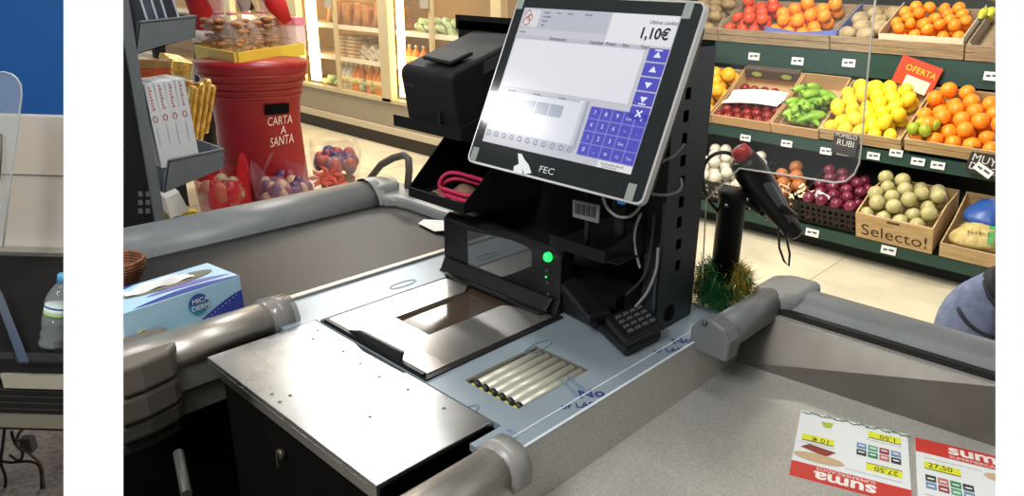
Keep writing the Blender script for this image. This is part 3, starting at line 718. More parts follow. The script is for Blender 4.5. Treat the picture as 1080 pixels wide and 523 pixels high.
b = MB().m(blk2); pth = [ag(x, y, 1.5) for x, y in ((821, 241), (822, 262), (827, 276), (832, 281), (833, 268), (829, 250), (823, 240))]; b.tube(pth, .0026, 7); b.build('trigger_loop', hp)
b = MB().m(blk2); b.tube(spl([ag(x, y) for x, y in ((790, 190), (780, 172), (768, 162), (754, 163), (744, 172), (741, 186), (743, 202), (750, 215), (758, 224))]), .0042, 8); b.build('coiled_lead', hp)

# tinsel
b = MB(); tg = mat('tinsel_green', (62, 140, 86), .3, .25); tgo = mat('tinsel_gold', (232, 196, 84), .28, .4); td = mat('tinsel_dark_green', (30, 88, 58), .3, .3)
tc = ag(763, 303, 1.47)
for k in range(4600):
    a = random.uniform(0, 2*math.pi); rr_ = .042+random.gauss(0, .007)
    core = Vector((tc.x+rr_*math.cos(a), tc.y+rr_*math.sin(a), tc.z+random.gauss(0, .014)+.004+.012*math.sin(a*1.3)))
    d = Vector((math.cos(a)*.6+random.gauss(0, .7), math.sin(a)*.6+random.gauss(0, .7), random.gauss(0, .8))).normalized()*random.uniform(.018, .042)
    e = d.cross(Vector((random.random(), random.random(), random.random()))).normalized()*.0011
    right = (core-tc).dot(RH) > .006+random.gauss(0, .01)
    b.m(tgo if (right and random.random() < .62) else (tg if random.random() < .6 else td))
    b.poly([core-e, core+e, core+d])
ty = mat('tinsel_gold', (196, 160, 50))
for k in range(500):
    p = ag(738+random.gauss(0, 6), 310+random.gauss(0, 12), 1.46); d = Vector((random.gauss(0, 1), random.gauss(0, 1), random.gauss(0, 1))).normalized()*.022; e = d.cross(Vector((1, .3, .2))).normalized()*.0009
    b.m(tgo if random.random() < .5 else td); b.poly([p-e, p+e, p+d])
tag(b.build('tinsel_garland'), 'green and gold tinsel wound around the foot of the scanner pole', 'tinsel')

# clear acrylic screen
ac = thing('acrylic_screen', at(739, 328, x=1.28), 'clear acrylic sneeze guard with rounded lower corner in front of the fruit stand', 'screen')
xa = 1.30
E1 = [(739, 328), (742, 268), (745, 211), (780, 178), (828, 185), (880, 193), (892, 191.5), (901, 184), (906, 173), (909, 150), (913, 100), (918, 50), (926, -25)]
pol = [at(x, y, x=xa) for x, y in E1]
inner = [at(716, 328, x=xa), at(722, 211, x=xa), at(735, 160, x=xa), at(745, -25, x=xa)]
b = MB().m(clear('acrylic_clear', (240, 245, 248), .03, .02)); b.ext(pol+inner[::-1], (.003, 0, 0)); b.build('sheet', ac)
b = MB().m(clear('acrylic_edge', (225, 222, 214), .72, .15)); b.tube(pol[1:] , .0019, 6); b.tube(pol[:2], .0019, 6); b.build('polished_edge', ac)

# ================================================================== PRODUCE STAND
ps = thing('produce_stand', (4.8, 1.7, 0), 'tiered dark green steel fruit and vegetable stand along the far wall', 'display stand')
def slabg(x, z0, z1, name, dx=.03):
    b = MB().m(green); b.bx(x, x+dx, -.2, 3.4, z0, z1); b.build(name, ps)
slabg(4.30, .105, .175, 'price_rail'); slabg(4.50, .60, .675, 'price_rail'); slabg(4.90, 1.045, 1.195, 'price_rail')
b = MB().m(green); b.ext([(4.33, 3.4, .12), (4.85, 3.4, .30), (4.85, 3.4, .33), (4.33, 3.4, .15)], (0, -3.6, 0)); b.build('shelf', ps)
b = MB().m(green); b.ext([(4.52, 3.4, .62), (5.0, 3.4, .90), (5.0, 3.4, .93), (4.52, 3.4, .65)], (0, -3.6, 0)); b.build('shelf', ps)
b = MB().m(green); b.ext([(4.92, 3.4, 1.13), (5.42, 3.4, 1.36), (5.42, 3.4, 1.39), (4.92, 3.4, 1.16)], (0, -3.6, 0)); b.build('shelf', ps)
b = MB().m(mat('stand_dark', (20, 28, 26), .6)); b.bx(4.45, 4.9, -.2, 3.4, .0, .09); b.bx(4.95, 5.05, -.2, 3.4, .1, 1.1); b.bx(5.45, 5.55, -.2, 3.4, .0, 1.9); b.build('back_panel', ps)

def crate_xf(y, x, z, deg): return Matrix.Translation((x, y, z)) @ Matrix.Rotation(math.radians(-deg), 4, 'Y')
# local frame of a crate: x runs back and up along the slope, y to the side, z out of the slope; origin at its lower front corner, width towards -y
def crate(y0, y1, x, z, deg, D, H, label, mt, kind='wooden_crate', cat='crate', group=None, slats=True, lettering=None, hb=None):
    w_ = y0-y1; xf = crate_xf(y0, x, z, deg); e = .008; hb = hb or H
    t_ = thing(kind, xf @ Vector((0, -w_/2, 0)), label, cat, group)
    b = MB(xf).m(mt); b.bx(0, D, -w_+.004, -.004, 0, .006); b.build('base_board', t_)
    b = MB(xf).m(mt)
    if slats:
        b.bx(-e, 0, -w_+.004, -.004, .004, H*.50); b.bx(-e, 0, -w_+.004, -.004, H*.58, H); b.bx(0, .02, -w_+.008, -w_+.028, .006, H); b.bx(0, .02, -.028, -.008, .006, H)
    else: b.bx(-e, 0, -w_+.004, -.004, .004, H)
    if lettering:
        b.m(mat('stencil_ink', (60, 30, 26), .6)).txt(lettering, (-e-.001, -w_/2, H*.18), (0, -1, 0), (0, 0, 1), H*.62, center=True, squeeze=1.0)
        b.bx(-e-.001, -e, -w_*.58, -w_*.42, H*.84, H*.92)
    b.build('front_board', t_)
    for s_ in (0, 1):
        b = MB(xf).m(mt); ya = -w_+.004 if s_ else -.012
        b.ext([(0, ya, 0), (D, ya, 0), (D, ya, hb*.95), (D*.5, ya, H*1.0), (0, ya, H)], (0, .008, 0)); b.build('side_board', t_)
    b = MB(xf).m(mt); b.bx(D, D+.006, -w_+.004, -.004, 0, hb); b.build('back_board', t_)
    return t_, xf
def orangey(name, c, c2, r_, sc=(1, 1, .96), bump=.25, rough=.38, stem=None, nu=16, nv=10, fn=None):
    b = MB().m(mat(name+'_skin', c, rough, 0, .45, rgb2=c2, scale=14, bump=bump)); b.ball((0, 0, 0), r_, sc, nu, nv, fn)
    if stem: b.m(mat(name+'_stem', stem, .7)); b.lathe([(r_*.13, sc[2]*r_*.97), (r_*.10, sc[2]*r_*1.03), (0, sc[2]*r_*1.04)], 6)
    return b.build(name, org=(0, 0, 0))
def heap(proto, used, xf, W, D, z0, r_, label, group, cat, ya=0., xa=0., layers=2, pitch=2.05, smin=.92, smax=1.04, skip=0., sq=1., maxn=999, fill2=.8):
    """one of a kind per spot, in staggered rows on the slope"""
    n = 0
    for L in range(layers):
        row = 0; x = xa+r_*(1.0+(L % 2)*.9)
        while x < xa+D-r_*.9:
            y = ya-r_*(1.05+((row+L) % 2)*.95)
            while y > ya-W+r_*.95:
                if random.random() >= skip and n < maxn and (L == 0 or random.random() < fill2):
                    s_ = random.uniform(smin, smax)
                    p = xf @ Vector((x+random.uniform(-.06, .06)*r_, y+random.uniform(-.06, .06)*r_, z0+r_*s_*.98+L*r_*1.45))
                    rot = (random.uniform(-3, 3), random.uniform(-.5, .5), random.uniform(-3, 3)) if sq == 1. else (random.uniform(-.3, .3), random.uniform(-.3, .3), random.uniform(-3, 3))
                    if proto.name not in used:
                        used.add(proto.name); proto.location = p; proto.rotation_euler = rot; tag(proto, label, cat, group)
                    else:
                        dup(proto, p, rot, label, group, s_)['category'] = cat
                    n += 1
                y -= r_*pitch
            x += r_*pitch*.86; row += 1
used = set()
lemon = orangey('lemon', (254, 226, 60), (250, 208, 40), .043, (1, 1, 1.28), nu=14, nv=10)
grape = orangey('grapefruit', (250, 196, 52), (244, 176, 40), .052)
orange = orangey('orange', (250, 156, 44), (244, 134, 26), .047)
tang = orangey('mandarin', (250, 158, 50), (242, 134, 34), .038, (1, 1, .86))
tomato = orangey('tomato', (226, 88, 44), (212, 62, 34), .043, (1, 1, .84), bump=.02, rough=.2, stem=(60, 90, 40))
lime = orangey('lime', (166, 178, 50), (140, 158, 40), .033, (1, 1, 1.15))
potato = orangey('potato', (172, 148, 104), (140, 116, 78), .048, (1.25, .95, .8), rough=.8, fn=lambda a, p: 1+.06*math.sin(2*p+a*3))
garlic = orangey('white_onion', (232, 226, 210), (206, 198, 178), .042, (1, 1, .88), bump=.05, stem=(200, 190, 160))
oniony = orangey('brown_onion', (190, 122, 68), (160, 92, 46), .046, (1, 1, .92), bump=.05, stem=(190, 150, 100))
onionr = orangey('red_onion', (126, 44, 66), (92, 26, 50), .040, (1, 1, .9), bump=.05, rough=.25, stem=(150, 90, 90))
melon = orangey('pale_onion', (192, 184, 132), (168, 158, 104), .044, (1, 1, .95), bump=.04, rough=.4, stem=(170, 150, 100))
avo = orangey('dark_tomato', (150, 40, 32), (110, 26, 26), .036, (1, 1, .92), bump=.02, rough=.2, stem=(60, 80, 40))
swede = orangey('celeriac', (188, 168, 130), (150, 130, 92), .058, (1, 1, .85), rough=.85, bump=.8, fn=lambda a, p: 1+.05*math.sin(5*p+4*a))

card = mat('cardboard', (196, 158, 112), .75, vary=.06, scale=8); cardw = mat('cardboard_white', (226, 218, 196), .7, vary=.03); cardd = mat('cardboard_dark', (84, 70, 58), .7, vary=.1)
G2 = 30; Dm = .50
def ymid(px, py, x=4.5): return at(px, py, x=x).y
m0, m1, m2, m3, m4 = ymid(738, 125)+.22, ymid(752, 125), ymid(815, 130), ymid(866, 138), ymid(953, 150)
t_, xf = crate(m0, m1, 4.5, .68, G2, Dm, .085, 'wooden crate of grapefruit nearest the rack column, middle tier', wood, group=None, hb=.09)
heap(grape, used, xf, m0-m1, Dm, .01, .052, 'yellow grapefruit in the middle tier crate beside the screen', 'grapefruit beside the screen', 'grapefruit')
t_, xf = crate(m1, m2, 4.5, .68, G2, Dm, .075, 'cardboard lined crate of dark red tomatoes between grapefruit and green peppers', card, 'produce_box', 'box', slats=False, hb=.12)
heap(avo, used, xf, m1-m2, Dm*.82, .01, .036, 'dark red tomato in the cardboard box between grapefruit and peppers', 'dark tomatoes in the cardboard box', 'tomato', layers=1, skip=.15)
b = MB(xf).m(cardd); w_ = m1-m2; b.ext([(Dm-.03, -.02, .06), (Dm+.02, -.02, .06), (Dm+.02, -w_+.02, .06), (Dm-.03, -w_+.02, .06)], (0, 0, .07)); b.m(mat('leaf_print', (170, 190, 90), .6))
for k in (.25, .75): q = Vector((Dm-.031, -w_*k, .095)); b.poly([q+Vector((0, .04*math.cos(a), .02*math.sin(a))) for a in [i*.524 for i in range(12)]])
tag(b.build('carton_flap'), 'dark printed cardboard flap behind the dark red tomatoes', 'cardboard')
b = MB(xf).m(white); b.grid(lambda u, v: (.10+.17*u+.04*v, -.03-v*(w_-.05), .085+.016*math.sin(3*v)+.012*math.cos(5*u)), 8, 12)
tag(b.build('tissue_liner'), 'white paper sheet lying over the dark red tomatoes', 'paper')
t_, xf = crate(m2, m3, 4.5, .68, G2, Dm, .075, 'cardboard box of long green peppers, middle tier', card, 'produce_box', 'box', slats=False, hb=.12)
# green peppers
def pepper():
    b = MB().m(mat('pepper_skin', (150, 190, 66), .25, 0, .5, rgb2=(96, 150, 40), scale=8))
    P = [Vector((0, -.075+.15*t, .012*math.sin(t*3.1))) for t in [k/8 for k in range(9)]]
    b.tube(P, [.008, .018, .022, .023, .021, .018, .014, .009, .003], 9)
    o = b.build('green_pepper', org=(0, 0, 0))
    b = MB().m(mat('pepper_stalk', (90, 130, 50), .5)); b.tube([(0, -.074, 0), (0, -.088, .002), (.004, -.105, .006)], [.006, .004, .003], 6); s_ = b.build('stem', o, org=(0, 0, 0)); s_.location = (0, 0, 0)
    return o
pp = pepper(); wq = m2-m3
for k in range(46):
    p = xf @ Vector((random.uniform(.06, Dm*.8), -random.uniform(.06, wq-.06), .03+.022*(k % 4))); rot = (random.uniform(-.4, .1), random.uniform(-.6, .2), random.uniform(-1.1, -2.2) if k % 3 else random.uniform(-3, 3))
    if k == 0: pp.location = p; pp.rotation_euler = rot; tag(pp, 'long green pepper in the cardboard box, middle tier', 'pepper', 'green peppers in the box')
    else: dup(pp, p, rot, scale=random.uniform(.95, 1.35))
t_, xf = crate(m3, m4, 4.5, .69, G2, Dm, .085, 'wooden crate full of lemons under the red offer card', wood, hb=.09)
heap(lemon, used, xf, m3-m4, Dm, .012, .046, 'bright yellow lemon in the crate under the red offer card', 'lemons in the crate', 'lemon', pitch=2.0)
t_, xf = crate(m4-.01, m4-.56, 4.5, .70, G2, Dm, .085, 'wooden crate of oranges and limes at the end of the middle tier', wood, hb=.09)
heap(orange, used, xf, .55, Dm, .012, .049, 'ripe orange in the middle tier crate beside the lemons', 'oranges on the middle tier', 'orange', pitch=2.0, xa=.0)
heap(lime, used, xf, .20, .16, .10, .033, 'yellow green lime in the front corner of the orange crate', 'limes in the orange crate', 'lime', xa=.0, layers=1)

# top tier
G3 = 25; tx = 4.90
def yt(px, py): return at(px, py, x=tx).y
k0, k1, k2, k3 = yt(742, 40)+.25, yt(758, 45), yt(876, 50), yt(1018, 58)
t_, xf = crate(k0, k1, tx, 1.20, G3, .45, .10, 'wooden crate of potatoes, top tier beside the screen', woodg, hb=.1)
heap(potato, used, xf, k0-k1, .45, .02, .052, 'brown potato in the top tier crate', 'potatoes on the top tier', 'potato', layers=2, sq=2)
t_, xf = crate(k1, k2, tx, 1.20, G3, .45, .10, 'long wooden crate with tomatoes and oranges, top tier', woodg, hb=.1)
heap(tomato, used, xf, (k1-k2)*.42, .45, .03, .048, 'red orange tomato in the long top tier crate', 'tomatoes on the top tier', 'tomato', ya=-.02, layers=2)
o2 = dup(orange, (0, 0, -5)); o2.name = 'orange'
def heap2(proto, *a, **k):
    used.add(proto.name); heap(proto, used, *a, **k)
heap2(orange, xf, (k1-k2)*.52, .45, .03, .048, 'orange beside the tomatoes in the long top tier crate', 'oranges beside the tomatoes', 'orange', ya=-(k1-k2)*.45, layers=2)
bpy.data.objects.remove(o2)
b = MB(xf).m(mat('carton_blue', (96, 110, 176), .6)); yy = -(k1-k2)*.45
b.ext([(-.002, yy, .10), (-.002, yy-.50, .10), (.01, yy-.50, .135), (.004, yy-.25, .105), (.01, yy, .13)], (.004, 0, 0)); b.ext([(0, yy-.50, .04), (.42, yy-.50, .04), (.42, yy-.50, .13), (0, yy-.50, .13)], (0, -.005, 0)); tag(b.build('fruit_carton'), 'blue cardboard carton edge around the oranges, top tier', 'carton')
t_, xf = crate(k2, k3, tx, 1.20, G3, .45, .10, 'long weathered crate with root vegetables and a white orange carton, top tier', woodg, hb=.1)
heap(swede, used, xf, (k2-k3)*.36, .42, .03, .058, 'knobbly pale celeriac in the top tier crate', 'celeriac on the top tier', 'celeriac', ya=-.03, layers=1, sq=2)
cw = (k2-k3)*.60
b = MB(xf).m(cardw); yy = -(k2-k3)*.385
b.bx(-.001, .004, yy-cw, yy, .03, .135); b.bx(0, .42, yy-.004, yy, .03, .145); b.bx(0, .42, yy-cw, yy-cw+.004, .03, .145); b.m(mat('carton_mark', (120, 116, 110), .7)).tube([Vector((-.003, yy-.12+.03*math.cos(a), .075+.02*math.sin(a))) for a in [i*.524 for i in range(12)]], .003, 5, closed=True)
tag(b.build('white_carton'), 'white fruit carton holding mandarins, top tier', 'carton')
heap(tang, used, xf, cw-.02, .42, .04, .041, 'mandarin in the white carton, top tier', 'mandarins in the white carton', 'mandarin', ya=yy-.01, layers=2)
t_, xf = crate(k3, k3-.30, tx, 1.20, G3, .45, .10, 'wooden crate with bananas at the end of the top tier', woodg, hb=.1)
# bananas: a hand with its fingers
def banana():
    b = MB().m(mat('banana_skin', (206, 200, 76), .4, rgb2=(170, 180, 56), scale=6)); n = 10; R_b = .13
    P = [Vector((R_b*math.cos(a), 0, R_b*math.sin(a))) for a in [.25+1.35*k/n for k in range(n+1)]]
    b.tube(P, [.004, .012, .018, .021, .022, .022, .021, .018, .013, .008, .006], 8); b.m(mat('banana_tip', (60, 50, 30), .7)).ball(P[0], .005)
    return b.build('banana', org=(0, 0, 0))
bn = banana()
for k in range(9):
    p = xf @ Vector((.03+.012*(k % 2)+.10*(k//5), -.045-.038*(k % 5), .10+.05*(k//5))); rot = (random.uniform(-.15, .15), random.uniform(-.9, -.6), random.uniform(2.8, 3.4))
    if k == 0: bn.location = p; bn.rotation_euler = rot; bn.scale = (1.3,)*3; tag(bn, 'green yellow banana at the end of the top tier', 'banana', 'bananas on the top tier')
    else: dup(bn, p, rot, scale=1.3)

# bottom tier
G1 = 26; bx_ = 4.30; Db = .42
def yb(px, py): return at(px, py, x=bx_).y
n0, n1, n2, n3, n4 = yb(738, 200)+.10, yb(793, 200), yb(846, 215), yb(906, 230), yb(990, 240)
def basket(y0, y1, z, label):
    w_ = y0-y1; xf = crate_xf(y0, bx_+.02, z, G1); t_ = thing('plastic_crate', xf @ Vector((0, -w_/2, 0)), label, 'crate')
    bmt = mat('crate_black', (26, 24, 22), .5, 0, .3); H = .17
    b = MB(xf).m(bmt); b.bx(0, Db, -w_, 0, 0, .008); b.build('base', t_)
    for nm, o_, e_, L_ in (('front_side', (0, 0, 0), (0, -1, 0), w_), ('end_side', (0, 0, 0), (1, 0, 0), Db), ('end_side', (0, -w_, 0), (1, 0, 0), Db)):
        o_, e_ = Vector(o_), Vector(e_); th = Vector((.006, 0, 0)) if nm == 'front_side' else Vector((0, -.005 if o_.y == 0 else .005, 0))
        b = MB(xf).m(bmt); n = int(L_/.035); hs_ = []
        for i in range(n):
            for j in range(3): hs_.append((L_*(i+.22)/n, L_*(i+.78)/n, .03+j*.042, .055+j*.042))
        b.holed((0, L_), (0, H), hs_, o_, e_, (0, 0, 1), th); b.build(nm, t_)
    return t_, xf
t_, xf = basket(n0, n1, .18, 'black plastic crate of white onions seen behind the hand scanner')
heap(garlic, used, xf, n0-n1, Db, .01, .043, 'white onion in the black crate behind the hand scanner', 'white onions', 'onion', layers=3)
t_, xf = basket(n1, n2, .18, 'black plastic crate of brown onions beside the hand scanner')
heap(oniony, used, xf, n1-n2, Db, .01, .050, 'brown onion in the black crate beside the hand scanner', 'brown onions', 'onion', layers=2)
b = MB(xf); b.m(mat('onion_peel', (206, 190, 156), .6))
for k in range(40):
    p = Vector((random.uniform(0, .14), -random.uniform(.02, .4), .16+random.uniform(0, .03))); d = Vector((random.gauss(0, 1), random.gauss(0, 1), random.gauss(0, .4)))*.022; e = Vector((random.gauss(0, 1), random.gauss(0, 1), .3))*.015
    b.poly([p, p+d, p+d+e, p+e])
tag(b.build('onion_peel'), 'loose pale onion skins lying on the brown onions', 'peel')['kind'] = 'stuff'
t_, xf = basket(n2, n3, .18, 'black plastic crate of red onions beside the pale onion crate')
heap(onionr, used, xf, n2-n3, Db, .01, .042, 'shiny red onion in the black crate', 'red onions', 'onion', layers=3)
t_, xf = crate(n3, n4, bx_, .18, G1, Db, .19, 'tall pale wooden crate stencilled Selecto! filled with pale onions', wood, lettering='Selecto!', hb=.14, slats=False)
heap(melon, used, xf, n3-n4, Db, .10, .046, 'pale green brown onion in the stencilled crate', 'pale onions', 'onion', layers=2)
t_, xf = crate(n4-.03, n4-.56, bx_, .18, G1, Db, .10, 'low wooden crate of bagged potatoes at the end of the bottom tier', wood, hb=.14, slats=False)
def pillow(c, rx, ry, rz_, rotz, m_, nm, label, cat, extra=None):
    xf2 = xf @ Matrix.Translation(c) @ Matrix.Rotation(rotz, 4, 'Z')
    b = MB(xf2).m(m_); b.ball((0, 0, 0), 1, (rx, ry, rz_), 18, 10, lambda a, p: 1+.07*math.sin(3*p+a)+.05*math.sin(7*p)*math.sin(a*4))
    if extra: extra(b, rx, ry, rz_)
    return tag(b.build(nm), label, cat)
ptb = mat('net_bag', (206, 190, 120), .6, rgb2=(176, 150, 96), scale=26)
def panel(b, rx, ry, rz_):
    b.m(mat('bag_green', (60, 150, 80), .5)); b.grid(lambda u, v: (rx*(-.8+1.3*u), ry*(-.45+.2*v), rz_*1.03*math.sqrt(max(.05, 1-(.8-1.3*u)**2-.12))), 8, 3)
    b.m(mat('bag_lettering', (70, 70, 40), .5)).scrawl(6, (-rx*.45, ry*.4, rz_*1.12), (0, -1, .0), (1, 0, 0), .030)
pillow((.11, -.17, .10), .10, .15, .055, .2, ptb, 'potato_bag', 'yellow net bag of potatoes with green strip in the low crate', 'bag', panel)
pillow((.08, -.42, .10), .10, .11, .05, -.2, ptb, 'potato_bag', 'yellow potato bag in the outer corner of the low crate', 'bag')
pillow((.28, -.18, .13), .12, .14, .055, .1, mat('bag_blue', (50, 86, 160), .35, vary=.1), 'blue_bag', 'shiny blue plastic bag lying behind the yellow net bag', 'bag')
pillow((.27, -.42, .16), .11, .10, .06, .1, mat('bag_white', (214, 220, 228), .35, rgb2=(170, 176, 196), scale=9), 'white_bag', 'white plastic bag beside the blue bag in the low crate', 'bag')

# price tags, cards and chalk boards
tagm = mat('price_tag_white', (226, 230, 232), .4); tgi = mat('price_tag_ink', (70, 76, 84), .5)
def ptag(px, py, x, where, w_=.085, h_=.05, rot=0):
    q = at(px, py, x=x-.012); e = Vector((0, -math.cos(rot), math.sin(rot))); n_ = Vector((0, math.sin(rot), math.cos(rot)))
    b = MB().m(tagm); b.ext([q-e*w_/2-n_*h_/2, q+e*w_/2-n_*h_/2, q+e*w_/2+n_*h_/2, q-e*w_/2+n_*h_/2], (.006, 0, 0)); b.m(tgi)
    for u0, u1, v_ in ((-.35, -.08, .0), (.02, .35, .06)): b.poly([q+e*w_*u0+n_*h_*(v_-.1)+Vector((-.001, 0, 0)), q+e*w_*u1+n_*h_*(v_-.1)+Vector((-.001, 0, 0)), q+e*w_*u1+n_*h_*(v_+.15)+Vector((-.001, 0, 0)), q+e*w_*u0+n_*h_*(v_+.15)+Vector((-.001, 0, 0))])
    tag(b.build('price_tag'), 'white price tag '+where, 'price tag')
for px, py, w_ in ((795, 60, 'under the tomatoes of the top tier'), (841, 65, 'under the oranges of the top tier'), (895, 67, 'under the celeriac of the top tier'), (1046, 81, 'under the bananas of the top tier')): ptag(px, py, 4.90, w_)
for px, py, w_ in ((786, 146, 'on the middle rail above the white onions'), (829.5, 152, 'on the middle rail above the brown onions'), (871, 160, 'on the middle rail, closest to the chalk board for grapefruit'), (889, 161, 'overlapping the foot of the chalk board for grapefruit'), (921, 165, 'on the middle rail under the lemons, lower one'), (945, 162, 'on the middle rail under the lemons, higher one'), (968, 171, 'on the middle rail above the pale onions, first of two'), (989, 175, 'on the middle rail above the pale onions, last of two')): ptag(px, py, 4.50, w_, .075, .042)
ptag(1037, 180, 4.46, 'stuck askew over the chalk board at the end', .10, .045, -.5)
for px, py, w_ in ((856.5, 246, 'on the bottom rail under the red onions'), (937, 264.5, 'on the bottom rail under the pale onions')): ptag(px, py, 4.30, w_, .085, .048)
ptag(867, 208, 4.32, 'tucked on the edge of the red onion crate', .09, .05, -.3)
def board(px0, py0, px1, py1, x, lines, label, tilt=0., mt=None, ink_=None, nm='chalk_board', sz=.05, cat='sign'):
    a = at(px0, py0, x=x); c = at(px1, py1, x=x); e = Vector((0, -math.cos(tilt), -math.sin(tilt))); n_ = Vector((0, -math.sin(tilt), math.cos(tilt)))
    W2 = abs(a.y-c.y); H2 = abs(a.z-c.z)
    b = MB().m(mt or mat('chalk_board', (38, 34, 34), .6)); b.ext([a, a+e*W2, a+e*W2-n_*H2, a-n_*H2], (.005, 0, 0)); b.m(ink_ or mat('chalk', (206, 202, 196), .8))
    for i, (s, u, v, k) in enumerate(lines): b.txt(s, a+e*W2*u-n_*H2*v+Vector((-.002, 0, 0)), e, n_, sz*k)
    return tag(b.build(nm), label, cat)
board(881, 137, 903, 165, 4.46, [('POMELO', .06, .27, .62), ('RUBI', .16, .62, .95)], 'black chalk board reading POMELO RUBI hanging below the lemons', .05, sz=.055)
board(1027, 155, 1056, 187, 4.46, [('MUY', .08, .52, 1.1), ('DULCE', .08, .85, 1.0)], 'black chalk board reading MUY DULCE at the end of the middle rail', .16, sz=.055)
board(953, 58, 993, 92, 4.86, [], 'red offer card with yellow OFERTA lettering standing above the lemons', .27, mat('offer_red', (196, 66, 34), .5), nm='offer_card')
oc = bpy.data.objects['offer_card']; a = at(953, 58, x=4.86); e = Vector((0, -math.cos(.27), -math.sin(.27))); n_ = Vector((0, -math.sin(.27), math.cos(.27)))
b = MB().m(mat('offer_yellow', (238, 206, 60), .5)); b.txt('OFERTA', a+e*.045-n_*.075+Vector((-.003, 0, 0)), e, n_, .052); b.build('lettering', oc)
b = MB().m(mat('offer_panel', (240, 226, 200), .5)); b.ext([a+e*.07-n_*.10+Vector((-.002, 0, 0)), a+e*.22-n_*.10+Vector((-.002, 0, 0)), a+e*.22-n_*.18+Vector((-.002, 0, 0)), a+e*.07-n_*.18+Vector((-.002, 0, 0))], (.001, 0, 0)); b.build('price_panel', oc)

# ================================================================== FREEZER CABINETS
fzr = thing('freezer_cabinet', (4.6, 7.5, 0), 'long glass fronted freezer cabinet with warm lit shelves behind the receipt printer', 'freezer')
X0 = 4.2; YR, YLF = 3.9, 14.5
fpan = mat('freezer_panel', (152, 142, 122), .45, .1, vary=.03); ffr = mat('freezer_frame', (206, 190, 150), .4, .3); fin = mat('freezer_inside', (196, 160, 106), .6)
b = MB().m(fpan); b.bx(X0, X0+.06, YR, YLF, .155, .445); b.build('base_panel', fzr)
b = MB().m(mat('freezer_bumper', (196, 184, 160), .45)); b.bx(X0-.03, X0, YR, YLF, .14, .20); b.build('bumper_strip', fzr)
b = MB().m(mat('freezer_kick', (52, 42, 34), .6)); b.bx(X0+.03, X0+.08, YR, YLF, .0, .155); b.build('kick_panel', fzr)
b = MB().m(fin); b.bx(X0+.70, X0+.74, YR, YLF, .0, 2.0); b.bx(X0+.06, X0+.74, YR, YR+.03, 0, 2.0); b.bx(X0+.06, X0+.7, YR, YLF, .40, .44); b.bx(X0, X0+.74, YR, YLF, 2.0, 2.1); b.build('inner_wall', fzr)
sh = [(.84, 'upper'), (1.22, 'top')]
zs = [at(388, 66, x=X0+.1).z, at(388, 31, x=X0+.1).z, 1.62]
for z in zs:
    b = MB().m(mat('freezer_shelf', (226, 210, 170), .5)); b.bx(X0+.12, X0+.68, YR+.03, YLF, z-.012, z); b.build('shelf', fzr)
    b = MB().m(mat('shelf_strip', (232, 222, 196), .5)); b.bx(X0+.108, X0+.12, YR+.03, YLF, z-.03, z+.015); b.build('shelf_strip', fzr)
ya = lambda px, py=60: at(px, py, x=X0).y
for pa, pb_ in ((402, 412), (519, 530), (308, 318), (243, 250)):
    b = MB().m(ffr); y1, y0 = ya(pa), ya(pb_); b.bx(X0-.02, X0+.06, y0, y1, .44, 2.0); b.build('door_post', fzr, bev=.006)
for px in (357, 457, 278):
    b = MB().m(ffr); y = ya(px); b.bx(X0-.025, X0+.01, y-.022, y+.022, .46, 1.98); h_ = b.build('door_stile', fzr, bev=.005)
    b = MB().m(mat('handle_steel', (190, 180, 160), .3, .6)); q = at(px-4, 6, x=X0-.04); b.bx(X0-.05, X0-.025, y-.01, y+.10, q.z-.03, q.z+.05); b.build('door_handle', h_)
b = MB().m(ffr); b.bx(X0-.02, X0+.06, YR, YLF, .44, .475); b.build('door_sill', fzr)
b = MB().m(clear('freezer_glass', (250, 240, 220), .05, .05)); b.bx(X0, X0+.004, YR, YLF, .475, 1.99); b.build('door_glass', fzr)
gl = mat('freezer_tube', (255, 226, 160), .5, emit=7.0)
for pa, pb_ in ((321, 330), (414, 420), (255, 262)):
    b = MB().m(gl); y1, y0 = ya(pa), ya(pb_); b.bx(X0+.062, X0+.085, y0, y1, .50, 1.97); b.build('light_tube', fzr)
for i, y in enumerate((4.6, 6.4, 8.0, 9.6, 11.4, 13.2)):
    lamp('freezer_light', (X0+.12, y, 1.94), .10, 1.3, 9, (1, .80, .48), aim=(X0+.45, y, .6))
b = MB().m(mat('freezer_end', (176, 160, 134), .5)); b.bx(X0-.03, X0+.74, YR-.45, YR, 0, 2.1); b.build('end_panel', fzr)

# what the freezer holds
def pack(nm, sx, sy, sz, c, c2=None, bev=.012):
    b = MB().m(mat(nm+'_wrap', c, .45, rgb2=c2, scale=9)); b.bx(-sx/2, sx/2, -sy/2, sy/2, 0, sz); return b.build(nm, org=(0, 0, 0), bev=bev)
loaf = pack('bread_pack', .20, .10, .26, (186, 126, 70), (130, 80, 44), .03)
flat = pack('flat_pack', .26, .22, .035, (214, 190, 146), (150, 110, 76))
bag = pack('frozen_bag', .20, .16, .06, (206, 214, 196), (120, 150, 70), .025)
white_ = pack('white_pack', .22, .16, .045, (226, 220, 204), (176, 166, 150), .015)
def fbottle(c, nm):
    b = MB().m(mat(nm+'_liquid', c, .25, 0, .6)); b.lathe([(.044, 0), (.047, .01), (.047, .13), (.040, .155), (.018, .185), (.016, .205)], 14, (0, 0, 0)); o = b.build(nm, org=(0, 0, 0))
    b = MB().m(mat(nm+'_cap', (220, 216, 200), .4)); b.lathe([(.019, .205), (.019, .228), (0, .228)], 12); s_ = b.build('cap', o, org=(0, 0, 0)); s_.location = (0, 0, 0)
    b = MB().m(mat(nm+'_label', (226, 206, 140), .5)); b.lathe([(.0478, .05), (.0478, .11)], 14); s_ = b.build('label', o, org=(0, 0, 0)); s_.location = (0, 0, 0)
    return o
ob = fbottle((226, 130, 24), 'orange_bottle'); wb = fbottle((206, 208, 196), 'white_bottle')
